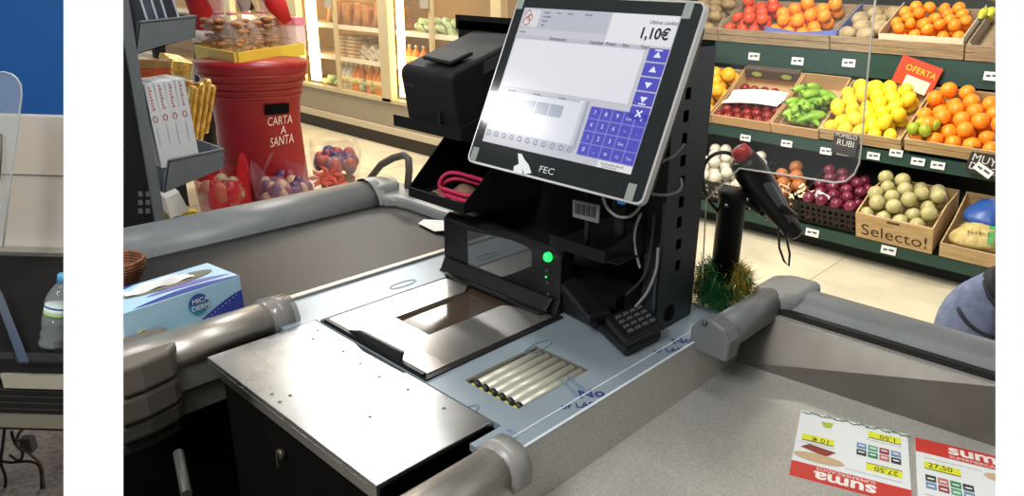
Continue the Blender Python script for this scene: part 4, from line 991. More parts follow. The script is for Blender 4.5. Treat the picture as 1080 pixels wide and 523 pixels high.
def place(proto, p, rot, label, cat, group, sc_=None):
    if proto.name not in used:
        used.add(proto.name); proto.location = p; proto.rotation_euler = rot; tag(proto, label, cat, group)
        if sc_: proto.scale = sc_ if isinstance(sc_, tuple) else (sc_,)*3
    else: dup(proto, p, rot, label, group, sc_)
for i in range(14):
    y = ya(334)-i*(ya(334)-ya(398))/13
    if i % 2 == 0 or i > 5: place(loaf, (X0+.26+.05*(i % 2), y, zs[1]+.004), (0, random.uniform(-.1, .3), random.uniform(-.2, .2)), 'brown bread pack standing on the upper freezer shelf', 'bread', 'bread packs in the freezer', (1, 1, random.uniform(.7, 1)))
for i in range(12):
    place(flat, (X0+.30, ya(345)-.25*(i//6)*.9, zs[0]+.004+.037*(i % 6)), (0, 0, random.uniform(-.15, .15)), 'flat brown pack in the stacks of the freezer door nearest the red barrel', 'package', 'flat packs in the freezer')
for i in range(13):
    y = ya(362)-i*(ya(362)-ya(400))/12
    place(white_, (X0+.30, y, zs[0]+.02+.03*(i % 3)), (random.uniform(.5, 1.0), 0, random.uniform(-.2, .2)), 'pale wrapped pack leaning on the middle freezer shelf', 'package', 'pale packs in the freezer')
for px, pr2_ in ((362, wb), (367, wb), (372, wb), (377, ob), (382, ob), (392, ob), (399.5, ob), (404, ob), (427, ob), (433, ob), (440, ob), (448, ob)):
    z0 = .445 if px < 410 else zs[0]
    c_ = at(px, 80, x=X0+.22)
    place(pr2_, (c_.x, c_.y, z0), (0, 0, random.uniform(-3, 3)), 'orange bottle standing in the lit freezer' if pr2_ is ob else 'whitish bottle on the freezer floor beside the orange ones', 'bottle', 'orange bottles in the freezer' if pr2_ is ob else 'white bottles in the freezer', 1.25 if px < 410 else .9)
for i in range(9):
    place(bag, (X0+.26, ya(326)-.2*i*.55, .446+.045*(i % 2)), (0, .2, random.uniform(-.5, .5)), 'mottled frozen bag on the freezer floor', 'bag', 'frozen bags on the freezer floor')
for i in range(16):
    y = ya(424)-i*(ya(424)-ya(512))/15
    place(bag, (X0+.28, y, zs[1]+.006+.05*(i % 2)), (random.uniform(-.3, .9), random.uniform(.2, .6), random.uniform(-.4, .4)), 'mottled frozen bag on the upper freezer shelf behind the printer', 'bag', 'frozen bags on the freezer shelf')

# shopper bag by the fruit stand
bp_ = thing('backpack', (2.95, .42, .12), 'grey blue backpack with black piping beyond the packing tray', 'backpack')
cb_ = at(1045, 345, g=2.55)
fab = mat('backpack_fabric', (112, 122, 150), .8, rgb2=(92, 102, 132), scale=30, bump=.1); fabd = mat('backpack_dark', (30, 32, 42), .8)
BX = Matrix.Translation(cb_) @ Matrix.Rotation(-YAW-.2, 4, 'Z')
b = MB(BX).m(fab); b.ball((0, 0, -.06), 1, (.205, .15, .30), 26, 18, lambda a, p: 1+.04*math.sin(2*p)+.02*math.sin(5*a+3*p)); b.build('body', bp_)
b = MB(BX).m(fabd)
for y_, A0, rr_ in ((-.11, -2.4, .012), (-.10, -2.2, .010)): pass
def surf(th, ph, k=1.0):
    return Vector((.205*math.sin(th)*math.cos(ph)*k, .15*math.sin(th)*math.sin(ph)*k, .30*math.cos(th)*k-.06))
b.tube([surf(.25+.06*t, -2.9+.10*t, 1.02) for t in range(18)], .010, 7)
b.tube([surf(.12+.04*t, -2.6+.05*t, 1.0) for t in range(16)], [.02+.012*math.sin(t*.2) for t in range(16)], 9)
b.tube([surf(1.05+.25*math.sin(t*.3), -2.6+.16*t, 1.02) for t in range(14)], .008, 7)
b.build('piping', bp_)
b = MB(BX).m(fab); b.ball((.02, -.12, -.19), 1, (.14, .07, .13), 20, 12); b.build('front_pocket', bp_)
b = MB(BX).m(fabd); b.tube(spl([(-.03, -.02, .235), (-.02, -.04, .27), (.05, -.05, .275), (.07, -.02, .23)]), .010, 7); b.build('grab_handle', bp_)

# ================================================================== LETTER BARREL AND ITS THINGS
redm = mat('barrel_red', (142, 20, 26), .4, 0, .4, vary=.08, scale=5)
Bc = at(284, 226, z=0); Bg = Bc.dot(GH)
def bz(py, px=268): return at(px, py, g=Bg).z
def br(px): return (at(268+px, 150, g=Bg)-at(268, 150, g=Bg)).length
bl_ = thing('letter_barrel', Bc, 'big red letter barrel painted CARTA A SANTA in front of the freezers', 'barrel')
prof = [(br(44), 0), (br(45), .04), (br(43), bz(175)), (br(41), bz(130)), (br(42.5), bz(108)), (br(45), bz(98)), (br(47), bz(88)), (br(52), bz(76)), (br(54), bz(68)), (br(55), bz(64))]
b = MB().m(redm); b.lathe(prof, 40, Bc); b.build('body', bl_)
b = MB().m(mat('barrel_ring', (140, 20, 22), .4))
for py in (76, 84, 92, 98): 
    rr_ = {76: 52, 84: 49, 92: 46.5, 98: 45}[py]; b.tube([Vector((Bc.x+br(rr_)*math.cos(a), Bc.y+br(rr_)*math.sin(a), bz(py))) for a in [k*math.pi/20 for k in range(40)]], .010, 6, closed=True)
b.build('hoop', bl_)
def onb(px, py, rpx, lift=.004):
    """point on the barrel's side met by a sight line"""
    d = sight(px, py); r_ = br(rpx)+lift; a_ = d.x**2+d.y**2; bb_ = -2*(d.x*Bc.x+d.y*Bc.y); c_ = Bc.x**2+Bc.y**2-r_*r_
    disc = bb_*bb_-4*a_*c_
    t = (-bb_-math.sqrt(max(0, disc)))/(2*a_); return EYEP+d*t
b = MB().m(void); b.grid(lambda u, v: onb(279+u*(305-279), (111-2*u)+(120-109)*v, 44.5), 8, 3); b.build('letter_slot', bl_)
def wrap_txt(s, x0, y0, x1, y1, h_, m_):
    vs, fs = glyphs(s); wd = max(v.x for v in vs); b = MB().m(m_); V = []
    ang0 = None
    for v in vs:
        u = v.x/wd; px = x0+(x1-x0)*u; py = y0+(y1-y0)*u-h_*v.y/.7
        V.append(b.v(onb(px, py, 41.3, .006)))
    for q in fs: b.f([V[i] for i in q])
    return b
chw = mat('paint_white', (232, 206, 196), .6)
wrap_txt('CARTA', 282, 133.5, 308.5, 130, 9, chw).build('lettering', bl_)
wrap_txt('A', 296, 142, 302, 141, 8.5, chw).build('lettering', bl_)
wrap_txt('SANTA', 285, 156, 310, 150.5, 10, chw).build('lettering', bl_)
# yellow tray top
tz = bz(63)
c1, c2, c3 = at(208, 57, z=tz), at(250, 65.5, z=tz), at(319.5, 54, z=tz); c4 = c1+(c3-c2)
yt_ = thing('yellow_tray', (c1+c3)/2, 'shallow yellow board tray lying on top of the letter barrel', 'tray')
ylm = mat('yellow_paint', (212, 188, 62), .5)
b = MB().m(ylm); b.ext([c1, c2, c3, c4], (0, 0, .012)); b.build('base', yt_)
for p, q in ((c1, c2), (c2, c3), (c3, c4), (c4, c1)):
    n_ = (q-p).cross(Vector((0, 0, 1))).normalized()*.014; b = MB().m(ylm); b.ext([p+Vector((0, 0, -.03)), q+Vector((0, 0, -.03)), q+n_+Vector((0, 0, -.03)), p+n_+Vector((0, 0, -.03))], (0, 0, .085)); b.build('rim_board', yt_)
# cookie bags
def cookiebag():
    e_ = bpy.data.objects.new('cookie_bag', None); COL.objects.link(e_); WL[e_.name] = Vector((0, 0, 0))
    b = MB().m(mat('cookies', (176, 124, 84), .7, rgb2=(120, 78, 50), scale=30))
    for k in range(70):
        p = Vector((random.uniform(-.06, .06), random.uniform(-.05, .05), random.uniform(.02, .20))); b.ball(p, .028, (1, 1, .5), 8, 5)
    b.build('cookies', e_, org=(0, 0, 0)).location = (0, 0, 0)
    b = MB().m(clear('cellophane', (236, 222, 214), .22, .12)); b.lathe([(.06, 0), (.085, .02), (.088, .12), (.07, .19), (.028, .235), (.022, .25), (.05, .33), (.085, .40)], 12, sy=.8); b.build('wrapper', e_, org=(0, 0, 0)).location = (0, 0, 0)
    b = MB().m(mat('ribbon_pink', (206, 120, 130), .5)); b.lathe([(.030, .232), (.030, .248)], 12, sy=.8); b.build('ribbon', e_, org=(0, 0, 0)).location = (0, 0, 0)
    return e_
ck = cookiebag()
for i, (px, py, l) in enumerate(((235, 55, 'cellophane bag of cookies at the corner of the yellow tray near the red trouser leg'), (249, 56, 'second cellophane cookie bag from the red trouser leg'), (264, 54, 'middle one of the cellophane cookie bags on the yellow tray'), (280, 52, 'cellophane cookie bag second from the pink box'), (297, 49, 'cellophane cookie bag right beside the pink box'))):
    p = at(px, py, z=tz+.014); o = ck if i == 0 else dup(ck, p, (0, 0, i*.7), l, 'cookie bags on the yellow tray'); o.location = p; o.scale = (1.25, 1.25, 1.05); tag(o, l, 'cookie bag', 'cookie bags on the yellow tray')
p = at(309, 50, z=tz+.014); bxp = thing('pink_box', p, 'pale pink gift box at the end of the yellow tray', 'box')
R2 = Matrix.Translation(p) @ Matrix.Rotation(.5, 4, 'Z')
b = MB(R2).m(mat('box_pale_pink', (226, 206, 212), .6)); b.bx(-.06, .06, -.075, .075, 0, .17); b.build('body', bxp)
b = MB(R2).m(mat('box_pink_lid', (214, 130, 158), .6)); b.bx(-.063, .063, -.078, .078, .16, .215); b.build('lid', bxp)
b = MB(R2).m(mat('box_print', (190, 130, 150), .6)); b.scrawl(6, (-.0612, .045, .06), (0, -1, 0), (0, 0, 1), .024); b.build('printed_lettering', bxp)
# santa figure: red trouser leg, white cuff, black boot, standing behind the rack
sg = thing('santa_figure', at(219, 225, g=Bg+.62), 'large red trousered Santa decoration standing behind the barrel, cut by the top', 'decoration')
b = MB().m(mat('santa_red', (176, 16, 22), .7, vary=.1)); G_ = Bg+.62; A_ = lambda px, py: at(px, py, g=G_)
b.tube([A_(218, 33), A_(216, 15), A_(212, -10), A_(214, -40)], [.085, .10, .13, .16], 16)
b.tube([A_(304, 24), A_(293, 8), A_(284, -12)], [.03, .07, .09], 14)
b.tube([A_(214, -40), A_(240, -75), A_(284, -40)], [.17, .25, .12], 16); b.build('clothing', sg)
b = MB().m(mat('santa_fur', (226, 220, 214), .9, bump=.5, scale=40)); b.tube([A_(219, 44), A_(218, 32)], .098, 16); b.build('cuff', sg)
b = MB().m(mat('santa_boot', (22, 16, 16), .5)); b.tube([A_(217, 47), A_(218, 85), A_(219, 130), A_(220, 190)], [.08, .085, .08, .09], 12); b.tube([A_(262, 12), A_(255, -5), A_(245, -20)], .05, 10); b.build('boot', sg)

# gift baskets
def gift(px, py, wpx, hpx, kind, label):
    c = at(px, py, z=0); g_ = c.dot(GH); sc_ = (at(px+1, py, g=g_)-at(px, py, g=g_)).length; r_ = wpx*sc_/2; h_ = hpx*sc_*1.02
    t_ = thing('gift_basket', c, label, 'gift basket')
    b = MB().m(mat('wicker', (120, 80, 50), .8, rgb2=(84, 54, 34), scale=40)); b.lathe([(r_*.55, 0), (r_*.72, .10), (r_*.74, .12), (r_*.68, .12), (r_*.5, .02)], 16, c); b.build('basket', t_)
    cols = {'red': ((150, 30, 44), (96, 24, 34), (150, 140, 110)), 'purple': ((76, 40, 80), (120, 26, 46), (170, 140, 110)), 'flower': ((100, 30, 60), (44, 40, 90), (150, 50, 50))}[kind]
    b = MB()
    for k in range(46):
        a = k*2.4; b.m(mat('goods_%s_%d' % (kind, k % 3), cols[k % 3], .5)); rr_ = r_*.72*math.sqrt(k/46)
        b.ball(c+Vector((rr_*math.cos(a), rr_*math.sin(a), .12+h_*.30+random.uniform(-.05, .10)*h_)), .034+random.random()*.022, (1, 1, random.uniform(.8, 1.7)), 8, 6)
    b.build('goods', t_)
    wc = {'red': (190, 30, 40), 'purple': (206, 170, 190), 'flower': (206, 180, 170)}[kind]
    b = MB().m(clear('wrap_'+kind, wc, .5 if kind == 'red' else .2, .12))
    n = 26
    P = [(.75, .02), (.86, .25), (.95, .5), (1.0, .72), (.92, .84)]
    def wf(u, v):
        a = 2*math.pi*u; k = v*(len(P)-1); i = min(int(k), len(P)-2); f_ = k-i
        rr_ = P[i][0]*(1-f_)+P[i+1][0]*f_; zz = P[i][1]*(1-f_)+P[i+1][1]*f_
        fold = 1+.07*math.sin(7*a)*v; zz += v*v*.14*(math.sin(3*a+px)+.6*math.sin(5*a))
        return c+Vector((r_*rr_*fold*math.cos(a), r_*rr_*fold*math.sin(a), max(.004, h_*zz)))
    b.grid(wf, n*2, 8); b.build('wrapper', t_)
    if kind == 'flower':
        b = MB().m(mat('petal_red', (206, 96, 84), .6)); 
        for fx, fy in ((-.35, .38), (.30, .30), (.0, .46)):
            fc = c-GH*r_*.95+RH*r_*fx+Vector((0, 0, h_*fy))
            for k in range(6):
                a = k*1.047; d = RH*math.cos(a)+Vector((0, 0, math.sin(a)*.7)); e = RH*-math.sin(a)+Vector((0, 0, math.cos(a)*.7))
                b.ext([fc, fc+d*.06+e*.025, fc+d*.11-GH*.02, fc+d*.06-e*.025], -GH*.003)
        b.build('ribbon_flower', t_)
    return t_
gift(243, 250, 52, 84, 'red', 'gift basket in red cellophane at the foot of the letter barrel')
gift(306, 244, 62, 78, 'purple', 'gift basket in clear cellophane with purple goods beside the red wrapped one')
gift(357, 204, 50, 56, 'flower', 'gift basket with pink paper flower standing alone on the floor')

# ================================================================== STORE RACK BEHIND THE BELT
YS = 2.35
sr = thing('brochure_rack', at(160, 200, y=YS), 'dark metal store rack with grey wire fronted shelves behind the belt', 'rack')
rg = mat('rack_grey', (104, 110, 114), .5, .2, vary=.05); rd = mat('rack_dark', (26, 28, 32), .6, 0, .2)
S = lambda px, py, y=YS: at(px, py, y=y)
pu, pl = S(136, 30), S(151, 129); xr = (S(141, 20).x+S(157, 129).x)/2
b = MB().m(rg); xl, xr = S(146, 129).x, S(157, 129).x; b.bx(xl, xr, YS, YS+.04, .3, 1.75); b.build('post', sr)
b = MB().m(rd); b.bx(xl-.5, xl, YS+.01, YS+.035, .3, 1.75)
b.build('side_panel', sr)
b = MB().m(rg)
for i in range(2):
    for j in range(3): q = S(148+i*8-0, 205+j*9, y=YS+.009); b.bx(q.x-.006, q.x+.006, YS+.0085, YS+.0098, q.z-.008, q.z+.008)
b.build('panel_slot', sr)
def tray(p, name):
    a, c, d, e = (S(*k) for k in p); b = MB().m(rg); b.ext([a, c, d, e], (0, .004, 0))
    dz = Vector((0, .17, 0)); lo1, lo2 = e, d
    b.ext([Vector((e.x, YS, e.z)), Vector((d.x, YS, d.z)), Vector((d.x, YS+.2, d.z)), Vector((e.x, YS+.2, e.z))], (0, 0, .004))
    b.ext([c, d, d+Vector((0, .2, 0)), c+Vector((0, .2, 0))], (-.003, 0, 0)); b.ext([a, e, e+Vector((0, .2, 0)), a+Vector((0, .2, 0))], (.003, 0, 0))
    b.tube([a+Vector((0, 0, .001)), c+Vector((0, 0, .001))], .004, 6); b.tube([c, c+Vector((0, .2, 0))], .004, 6)
    b.build(name, sr)
tray(((147, 24), (207, 18), (206, 40), (143, 58)), 'shelf_tray'); tray(((178, 170), (236, 158), (237, 177), (173, 204)), 'shelf_tray')
# boxes in the lower tray
bw_ = mat('carton_white', (200, 204, 208), .5); br_ = mat('carton_print', (168, 60, 80), .5)
for i, (t0, b0) in enumerate((((151, 90), (171, 168)), ((162, 88), (181, 166)), ((173, 86.5), (190, 164)), ((184, 84.5), (200, 162)))):
    wv = 10.2
    p0, p1 = S(t0[0], t0[1], YS+.012), S(t0[0]+wv, t0[1]-1.5, YS+.012); q1 = S(b0[0]+wv+1, b0[1]+8, YS+.012); q0 = S(b0[0], b0[1]+10, YS+.012)
    if i: q0.z = max(q0.z, 0)
    l = ('flat white carton in the wire tray, closest to the grey post', 'second flat white carton from the grey post', 'third flat white carton from the grey post', 'flat white carton beside the gold packs')[i]
    t_ = thing('white_carton_box', q0, l, 'box', 'white cartons in the wire tray')
    b = MB().m(bw_); b.ext([p0, p1, q1, q0], (0, .13, .0)); b.build('carton', t_, bev=.0012)
    d = (q0-p0).normalized(); e = (p1-p0).normalized()
    b = MB().m(br_); b.scrawl(8, p0+e*.009+d*.078+Vector((0, -.0008, 0)), -d, Vector((e.x, 0, e.z)), .015)
    c_ = p0+e*.012+d*.105+Vector((0, -.001, 0)); b.tube([c_+e*(.006*math.cos(a))+d*(.009*math.sin(a)) for a in [k*.524 for k in range(12)]], .0012, 4, closed=True)
    b.m(mat('carton_fine_print', (150, 152, 158), .5)).scrawl(12, p0+e*.008+d*.19+Vector((0, -.0008, 0)), -d, Vector((e.x, 0, e.z)), .009)
    b.build('printed_lettering', t_)
# magazines in the upper tray
for i, (x0_, x1_) in enumerate(((132, 150), (148, 161), (158, 171), (169, 184))):
    l = ('dark sleeve in the upper tray against the grey post', 'second dark sleeve in the upper tray', 'third dark sleeve in the upper tray', 'dark sleeve at the open end of the upper tray')[i]
    t_ = thing('magazine', S(x0_+18, 30), l, 'magazine', 'sleeves in the upper tray')
    a, c = S(x0_-8, -22, YS+.02), S(x1_-8, -24, YS+.02); d, e = S(x1_+9, 30, YS+.02), S(x0_+9, 32, YS+.02)
    b = MB().m(mat('sleeve_dark_%d' % i, ((52, 56, 66), (70, 78, 92), (58, 62, 74), (48, 50, 58))[i], .35)); b.ext([a, c, d, e], (0, .012, 0)); b.build('cover', t_)
    b = MB().m(mat('sleeve_edge', (176, 186, 198), .4)); dd = (d-c); b.ext([c+Vector((-.006, -.001, 0)), c+Vector((0, -.001, 0)), d+Vector((0, -.001, 0)), d+Vector((-.006, -.001, 0))], (0, .0128, 0)); b.build('page_edge', t_)
# gold wrapped packs
gold = mat('gold_foil', (236, 196, 104), .25, .7, rgb2=(190, 140, 56), scale=26, bump=.8)
gy = YS+.55
for i, (px, py, dx, ln) in enumerate(((207, 92, -8, 60), (214, 88, -9, 66), (221, 84, -10, 66), (202, 86, -6, 60), (226, 90, -9, 52))):
    p, q = at(px, py, y=gy+.03*i), at(px+dx, py+ln, y=gy+.03*i); b = MB().m(gold)
    d = (q-p); n_ = Vector((d.z, 0, -d.x)).normalized()*-.014
    b.ext([p-n_, p+n_, q+n_, q-n_], (0, .05, 0)); tag(b.build('gold_pack', bev=.011, seg=3), ('slim gold foil pack nearest the white cartons', 'slim gold foil pack between two others, lower end behind the tray', 'tallest slim gold foil pack leaning beside the barrel', 'gold foil pack touching the white cartons at its top', 'outermost slim gold foil pack facing the red barrel')[i], 'package', 'gold packs beside the white cartons')
b = MB().m(gold); a = at(180, 66, y=gy); b.ext([at(183, 64, y=gy), at(204, 67, y=gy), at(201, 83, y=gy), at(179, 78, y=gy)], (0, .12, .02)); tag(b.build('gold_box', bev=.004), 'square gold foil box lying above the slim gold packs', 'box')
for i, (z_, c_, l) in enumerate(((0, (150, 60, 26), 'orange brown carton lying under the upper tray'), (1, (126, 96, 56), 'dull gold carton lying on the orange brown one'))):
    b = MB().m(mat('lying_carton_%d' % i, c_, .35, vary=.2)); o_ = 7*i
    b.ext([at(144, 84-o_*1.6, y=gy-.1), at(181, 80-o_, y=gy-.1), at(179, 72-o_, y=gy-.1), at(142, 74-o_*1.6, y=gy-.1)], (0, .15, 0)); tag(b.build('lying_carton'), l, 'box')
b = MB().m(rd); q = at(170, 60, y=gy+.2); b.bx(q.x-.02, q.x+.02, gy+.2, gy+.23, .0, 1.5); b.bx(at(140, 80, y=gy).x, at(236, 80, y=gy).x, gy-.12, gy+.22, at(200, 88, y=gy).z-.02, at(200, 88, y=gy).z-.012) if False else None
b.build('rear_post', sr)
b = MB().m(mat('carton_top_white', (206, 206, 204), .5)); gy2 = 2.75
b.ext([at(174, 210, y=gy2), at(189, 203, y=gy2), at(199, 222, y=gy2), at(181, 234, y=gy2)], (.02, .12, 0)); tag(b.build('white_bag_box'), 'white carton with open flap low down behind the grey post', 'box')
b = MB().m(mat('yellow_foil', (196, 168, 50), .3, .5, rgb2=(140, 130, 40), scale=12)); b.ext([at(181, 228, y=gy2), at(208, 222, y=gy2), at(212, 240, y=gy2), at(182, 250, y=gy2)], (0, .2, 0)); tag(b.build('yellow_pack', bev=.006), 'shiny yellow foil pack below the white carton behind the belt rail', 'package')
# shelf that carries them
b = MB().m(rd); q = at(200, 255, y=gy2); b.bx(q.x-.25, q.x+.25, gy2-.05, gy2+.25, q.z-.02, q.z); b.build('lower_shelf', sr)

# tissue box and basket on the belt
tb = thing('tissue_box', at(200, 360, z=.9), 'blue and white tissue box on the belt behind the rounded rail', 'tissue box')
z1 = .9+.075
fr, fl = at(253, 291, z=z1), at(130, 331, z=z1); bk = at(213, 279, z=z1)
e = (fl-fr); e.z = 0; Lb = .235; e = e.normalized(); n_ = Vector((-e.y, e.x, 0)); n_ = n_ if n_.y > 0 else -n_; dpt = abs((bk-fr).dot(n_))
O = Vector((fr.x, fr.y, .9))
print('tissue', dpt, e, fr)
dpt = min(max(dpt, .10), .125)
tb1 = mat('tissue_box_blue', (150, 196, 222), .4, rgb2=(176, 212, 232), scale=5); tb2 = mat('tissue_box_navy', (44, 60, 150), .4); tw = mat('tissue_white', (228, 228, 226), .8)
b = MB().m(tb1); b.ext([O, O+e*Lb, O+e*Lb+n_*dpt, O+n_*dpt], (0, 0, .075)); b.build('carton', tb, bev=.0015)
def onf(u, v, h=.0012): return O+e*u*Lb+Vector((0, 0, v*.075))-n_*h
def ont(u, v, h=.0012): return O+e*u*Lb+n_*v*dpt+Vector((0, 0, .075+h))
b = MB().m(tb2)
N = 14
c1_ = [(k/N*.50, .66-.72*(k/N)**1.4+.0) for k in range(N+1)]; b.poly([onf(0, .02)]+[onf(.005, .55)]+[onf(u+.005, max(.03, v*.9)) for u, v in c1_])
b.poly([onf(.62, .03)]+[onf(.62+.38*k/N, .03+.30*(k/N)**1.3) for k in range(N+1)]+[onf(1, .03)])
b.poly([ont(.0, .0)]+[ont(.0+.9*k/N, .02+.16*math.sin(math.pi*k/N)) for k in range(N+1)]); b.poly([ont(.62, .99), ont(.99, .99), ont(.99, .5), ont(.86, .84)])
b.build('wave_print', tb)
b = MB().m(mat('tissue_print_violet', (120, 110, 180), .4)); b.poly([ont(.02, .2)]+[ont(.02+.7*k/N, .2+.14*math.sin(math.pi*k/N)+.12*k/N) for k in range(N+1)]+[ont(.72-.7*k/N, .30+.0*k-.1*k/N) for k in range(N+1)]); b.build('ribbon_print', tb)
b = MB().m(mat('slot_dark', (120, 116, 100), .8)); b.poly([ont(.48+.40*math.cos(a), .60+.20*math.sin(a), .0016) for a in [k*.262 for k in range(24)]]); b.build('opening', tb)
b = MB().m(tw); b.grid(lambda u, v: ont(.26+.56*u, .50+.22*v, .003+.012*math.sin(math.pi*u)*math.sin(math.pi*v)+.002*math.sin(14*u+6*v)), 14, 6); b.build('tissue', tb)
b = MB().m(mat('emblem_teal', (40, 130, 170), .4)); b.poly([onf(.40+.085*math.cos(a), .60+.29*math.sin(a), .002) for a in [k*.262 for k in range(24)]])
b.m(mat('emblem_deep', (50, 80, 150), .4)).poly([onf(.40+.085*math.cos(a), .62+.27*math.sin(a), .0024) for a in [k*.262 for k in range(13)]])
b.m(mat('emblem_white', (236, 240, 244), .5)); b.txt('MICA', onf(.455, .64, .003), -e, (0, 0, 1), .014); b.txt('DERM', onf(.465, .45, .003), -e, (0, 0, 1), .014); b.build('emblem', tb)
b = MB().m(mat('emblem_white', (236, 240, 244), .5))
for k in range(9): b.poly([onf(.06+k*.035+.004*math.cos(a), .50-.045*k+.018*math.sin(a), .0022) for a in [i*1.05 for i in range(6)]])
b.m(mat('seal_gold', (176, 160, 90), .5)); b.tube([onf(.87+.055*math.cos(a), .25+.17*math.sin(a), .002) for a in [k*.524 for k in range(12)]], .0016, 5, closed=True); b.build('badge_print', tb)
wc_ = at(126, 300, z=.9)
wk = thing('wicker_basket', wc_, 'small brown wicker basket on the belt beside the tissue box', 'basket')
wm = mat('wicker_copper', (134, 84, 56), .6, rgb2=(92, 54, 34), scale=60, bump=.3)
b = MB().m(wm)
for k in range(9): r_ = .034+.022*math.sin(min(1, k/7)*1.5); b.tube([wc_+Vector((r_*math.cos(a), r_*math.sin(a), .004+k*.0065)) for a in [i*.2618 for i in range(24)]], .0042, 6, closed=True)
b.lathe([(.036, .001), (0, .002)], 20, wc_); b.build('bowl', wk)
b = MB().m(mat('coin_paper', (206, 190, 180), .5)); b.ball(wc_+Vector((.01, -.005, .028)), .02, (1.2, 1, .5)); b.m(mat('coin_copper', (170, 90, 70), .4)).ball(wc_+Vector((.015, .018, .024)), .016); b.build('content', wk)

MAIN = set(o.name for o in SC.objects)

# ================================================================== SECOND CHECKOUT BY THE BLUE WALL
K = 1.25
def B2(px, py, g): return at(px, py, g=g*K)
RZ = Matrix.Rotation(-YAW, 4, 'Z')
def loc2(px, py, g): p = B2(px, py, g); return p.dot(RH), g*K, p.z
F2 = RZ                                                           # local x = along the wall, y = away, z up
aL, aR = -2.2, -.95
zb = EYE-.65*K
zt = lambda py, g: loc2(33, py, g)[2]
b = MB(F2).m(mat('blue_wall', (18, 92, 170), .6, vary=.04, scale=4)); g_ = 2.3; b.bx(-3.6, -.95, g_*K, g_*K+.08, 0, 3.0); st(b.build('wall_side'))
b = MB(F2).m(mat('wall_tile', (206, 202, 196), .35, rgb2=(212, 200, 182), scale=5)); g_ = 1.665; b.bx(aL-.4, -.9, g_*K, g_*K+.04, zb-.02, zt(123.5, g_)); st(b.build('wall_partition'))
b = MB(F2).m(mat('tile_joint_grey', (140, 136, 130), .8)); z_ = zt(185, 1.66); b.bx(aL, -.9, 1.662*K, 1.666*K, z_-.0015, z_+.0015); st(b.build('wall_joint_line'))
b = MB(F2).m(mat('speckled_floor', (128, 122, 114), .6, rgb2=(92, 88, 84), scale=60)); b.bx(-3.6, -.6, 1.0, 4.4, -.01, .012); st(b.build('floor_side'))
c2_ = thing('side_checkout', F2 @ Vector((-1.3, 1.7, 0)), 'black checkout belt with aluminium rails under the blue wall', 'checkout')
b = MB(F2).m(mat('belt_black', (20, 21, 23), .7, 0, .1, vary=.1)); b.bx(aL, -.9, 1.145*K, 1.62*K, zb-.03, zb); b.build('belt', c2_)
b = MB(F2).m(alu); b.bx(aL, -.9, 1.625*K, 1.662*K, zb-.03, zb+.012); b.m(mat('gap_black', (20, 20, 20), .7)).bx(aL, -.9, 1.618*K, 1.626*K, zb-.03, zb+.001); b.build('rear_rail', c2_)
g_ = 1.137
zz = [zt(p, g_) for p in (378, 389, 391, 405, 406, 411, 432, 434, 446, 450)]
b = MB(F2).m(blk2); b.bx(aL, -.9, 1.125*K, 1.15*K, zz[2], zb+.006); b.build('front_edge', c2_, bev=.004)
b = MB(F2).m(mat('alu_pale', (204, 200, 188), .35, .5)); x0_ = loc2(3, 398, g_)[0]; b.bx(x0_, -.9, 1.12*K, 1.14*K, zz[3], zz[2]); b.build('front_rail', c2_)
b = MB(F2).m(blk2); b.bx(aL, -.9, 1.128*K, 1.15*K, zz[7], zz[3]); b.build('fascia', c2_)
b = MB(F2).m(mat('fascia_line', (54, 54, 54), .5))
for k in range(4): z_ = zz[4]+(zz[6]-zz[4])*(k+.5)/4; b.bx(aL, -.9, 1.1265*K, 1.1285*K, z_-.0012, z_+.0012)
b.build('fascia_groove', c2_)
b = MB(F2).m(mat('alu_dull', (150, 146, 134), .4, .5)); b.bx(aL, -.9, 1.12*K, 1.14*K, zz[8], zz[7]); b.build('lower_rail', c2_)
b = MB(F2).m(blk2); b.bx(aL, -.9, 1.125*K, 1.15*K, zz[9], zz[8]); b.build('lower_strip', c2_)
b = MB(F2).m(void); 
for xx in (-2.0, -.93): b.bx(xx, xx+.05, 1.5, 1.9, 0, zb-.03)
b.build('leg', c2_)
P_ = [at(x, y, z=zb+h) for x, y, h in ((-4, 300, .03), (3, 312, .03), (31, 383, .012), (20, 383, .012), (-4, 318, .03))]
b = MB().m(mat('guide_plate', (110, 125, 145), .3, .8)); b.ext(P_, (0, 0, .004)); b.build('guide_plate', c2_)
P_ = [at(x, y, z=zb) for x, y in ((17, 379), (21, 375.5), (50, 376), (67, 380), (67, 385), (17, 385))]
b = MB().m(blk2); b.ext(P_, (0, 0, .008)); b.build('belt_scraper', c2_, bev=.003)
# bottle
wbt = thing('water_bottle', at(56, 366, z=zb), 'small water bottle with blue cap standing on the black belt', 'bottle')
ub = at(56, 366, z=zb); gb = ub.dot(GH); tp = at(68, 290.5, g=gb+.035); axb = (tp-ub); hb_ = axb.length; ax_ = axb.normalized(); k_ = hb_/.80
pr_b = [(.10, 0), (.135, .015), (.14, .05), (.125, .10), (.14, .15), (.125, .20), (.14, .26), (.14, .34), (.132, .36), (.132, .47), (.14, .49), (.13, .56), (.085, .66), (.05, .71), (.048, .735)]
b = MB().m(clear('bottle_plastic', (200, 210, 216), .2, .05, .8)); b.lathe([(r_*k_, z_*k_) for r_, z_ in pr_b], 22, ub, ax=ax_); b.build('body', wbt)
b = MB().m(clear('water', (110, 118, 124), .3, .05, .8)); b.lathe([(r_*k_*.93, z_*k_+.001) for r_, z_ in pr_b[:8]], 22, ub, ax=ax_); b.build('water', wbt)
b = MB().m(mat('cap_blue', (86, 164, 214), .4)); b.lathe([(.060*k_, .725*k_), (.062*k_, .80*k_), (.05*k_, .815*k_), (0, .815*k_)], 18, ub, ax=ax_); b.build('cap', wbt)
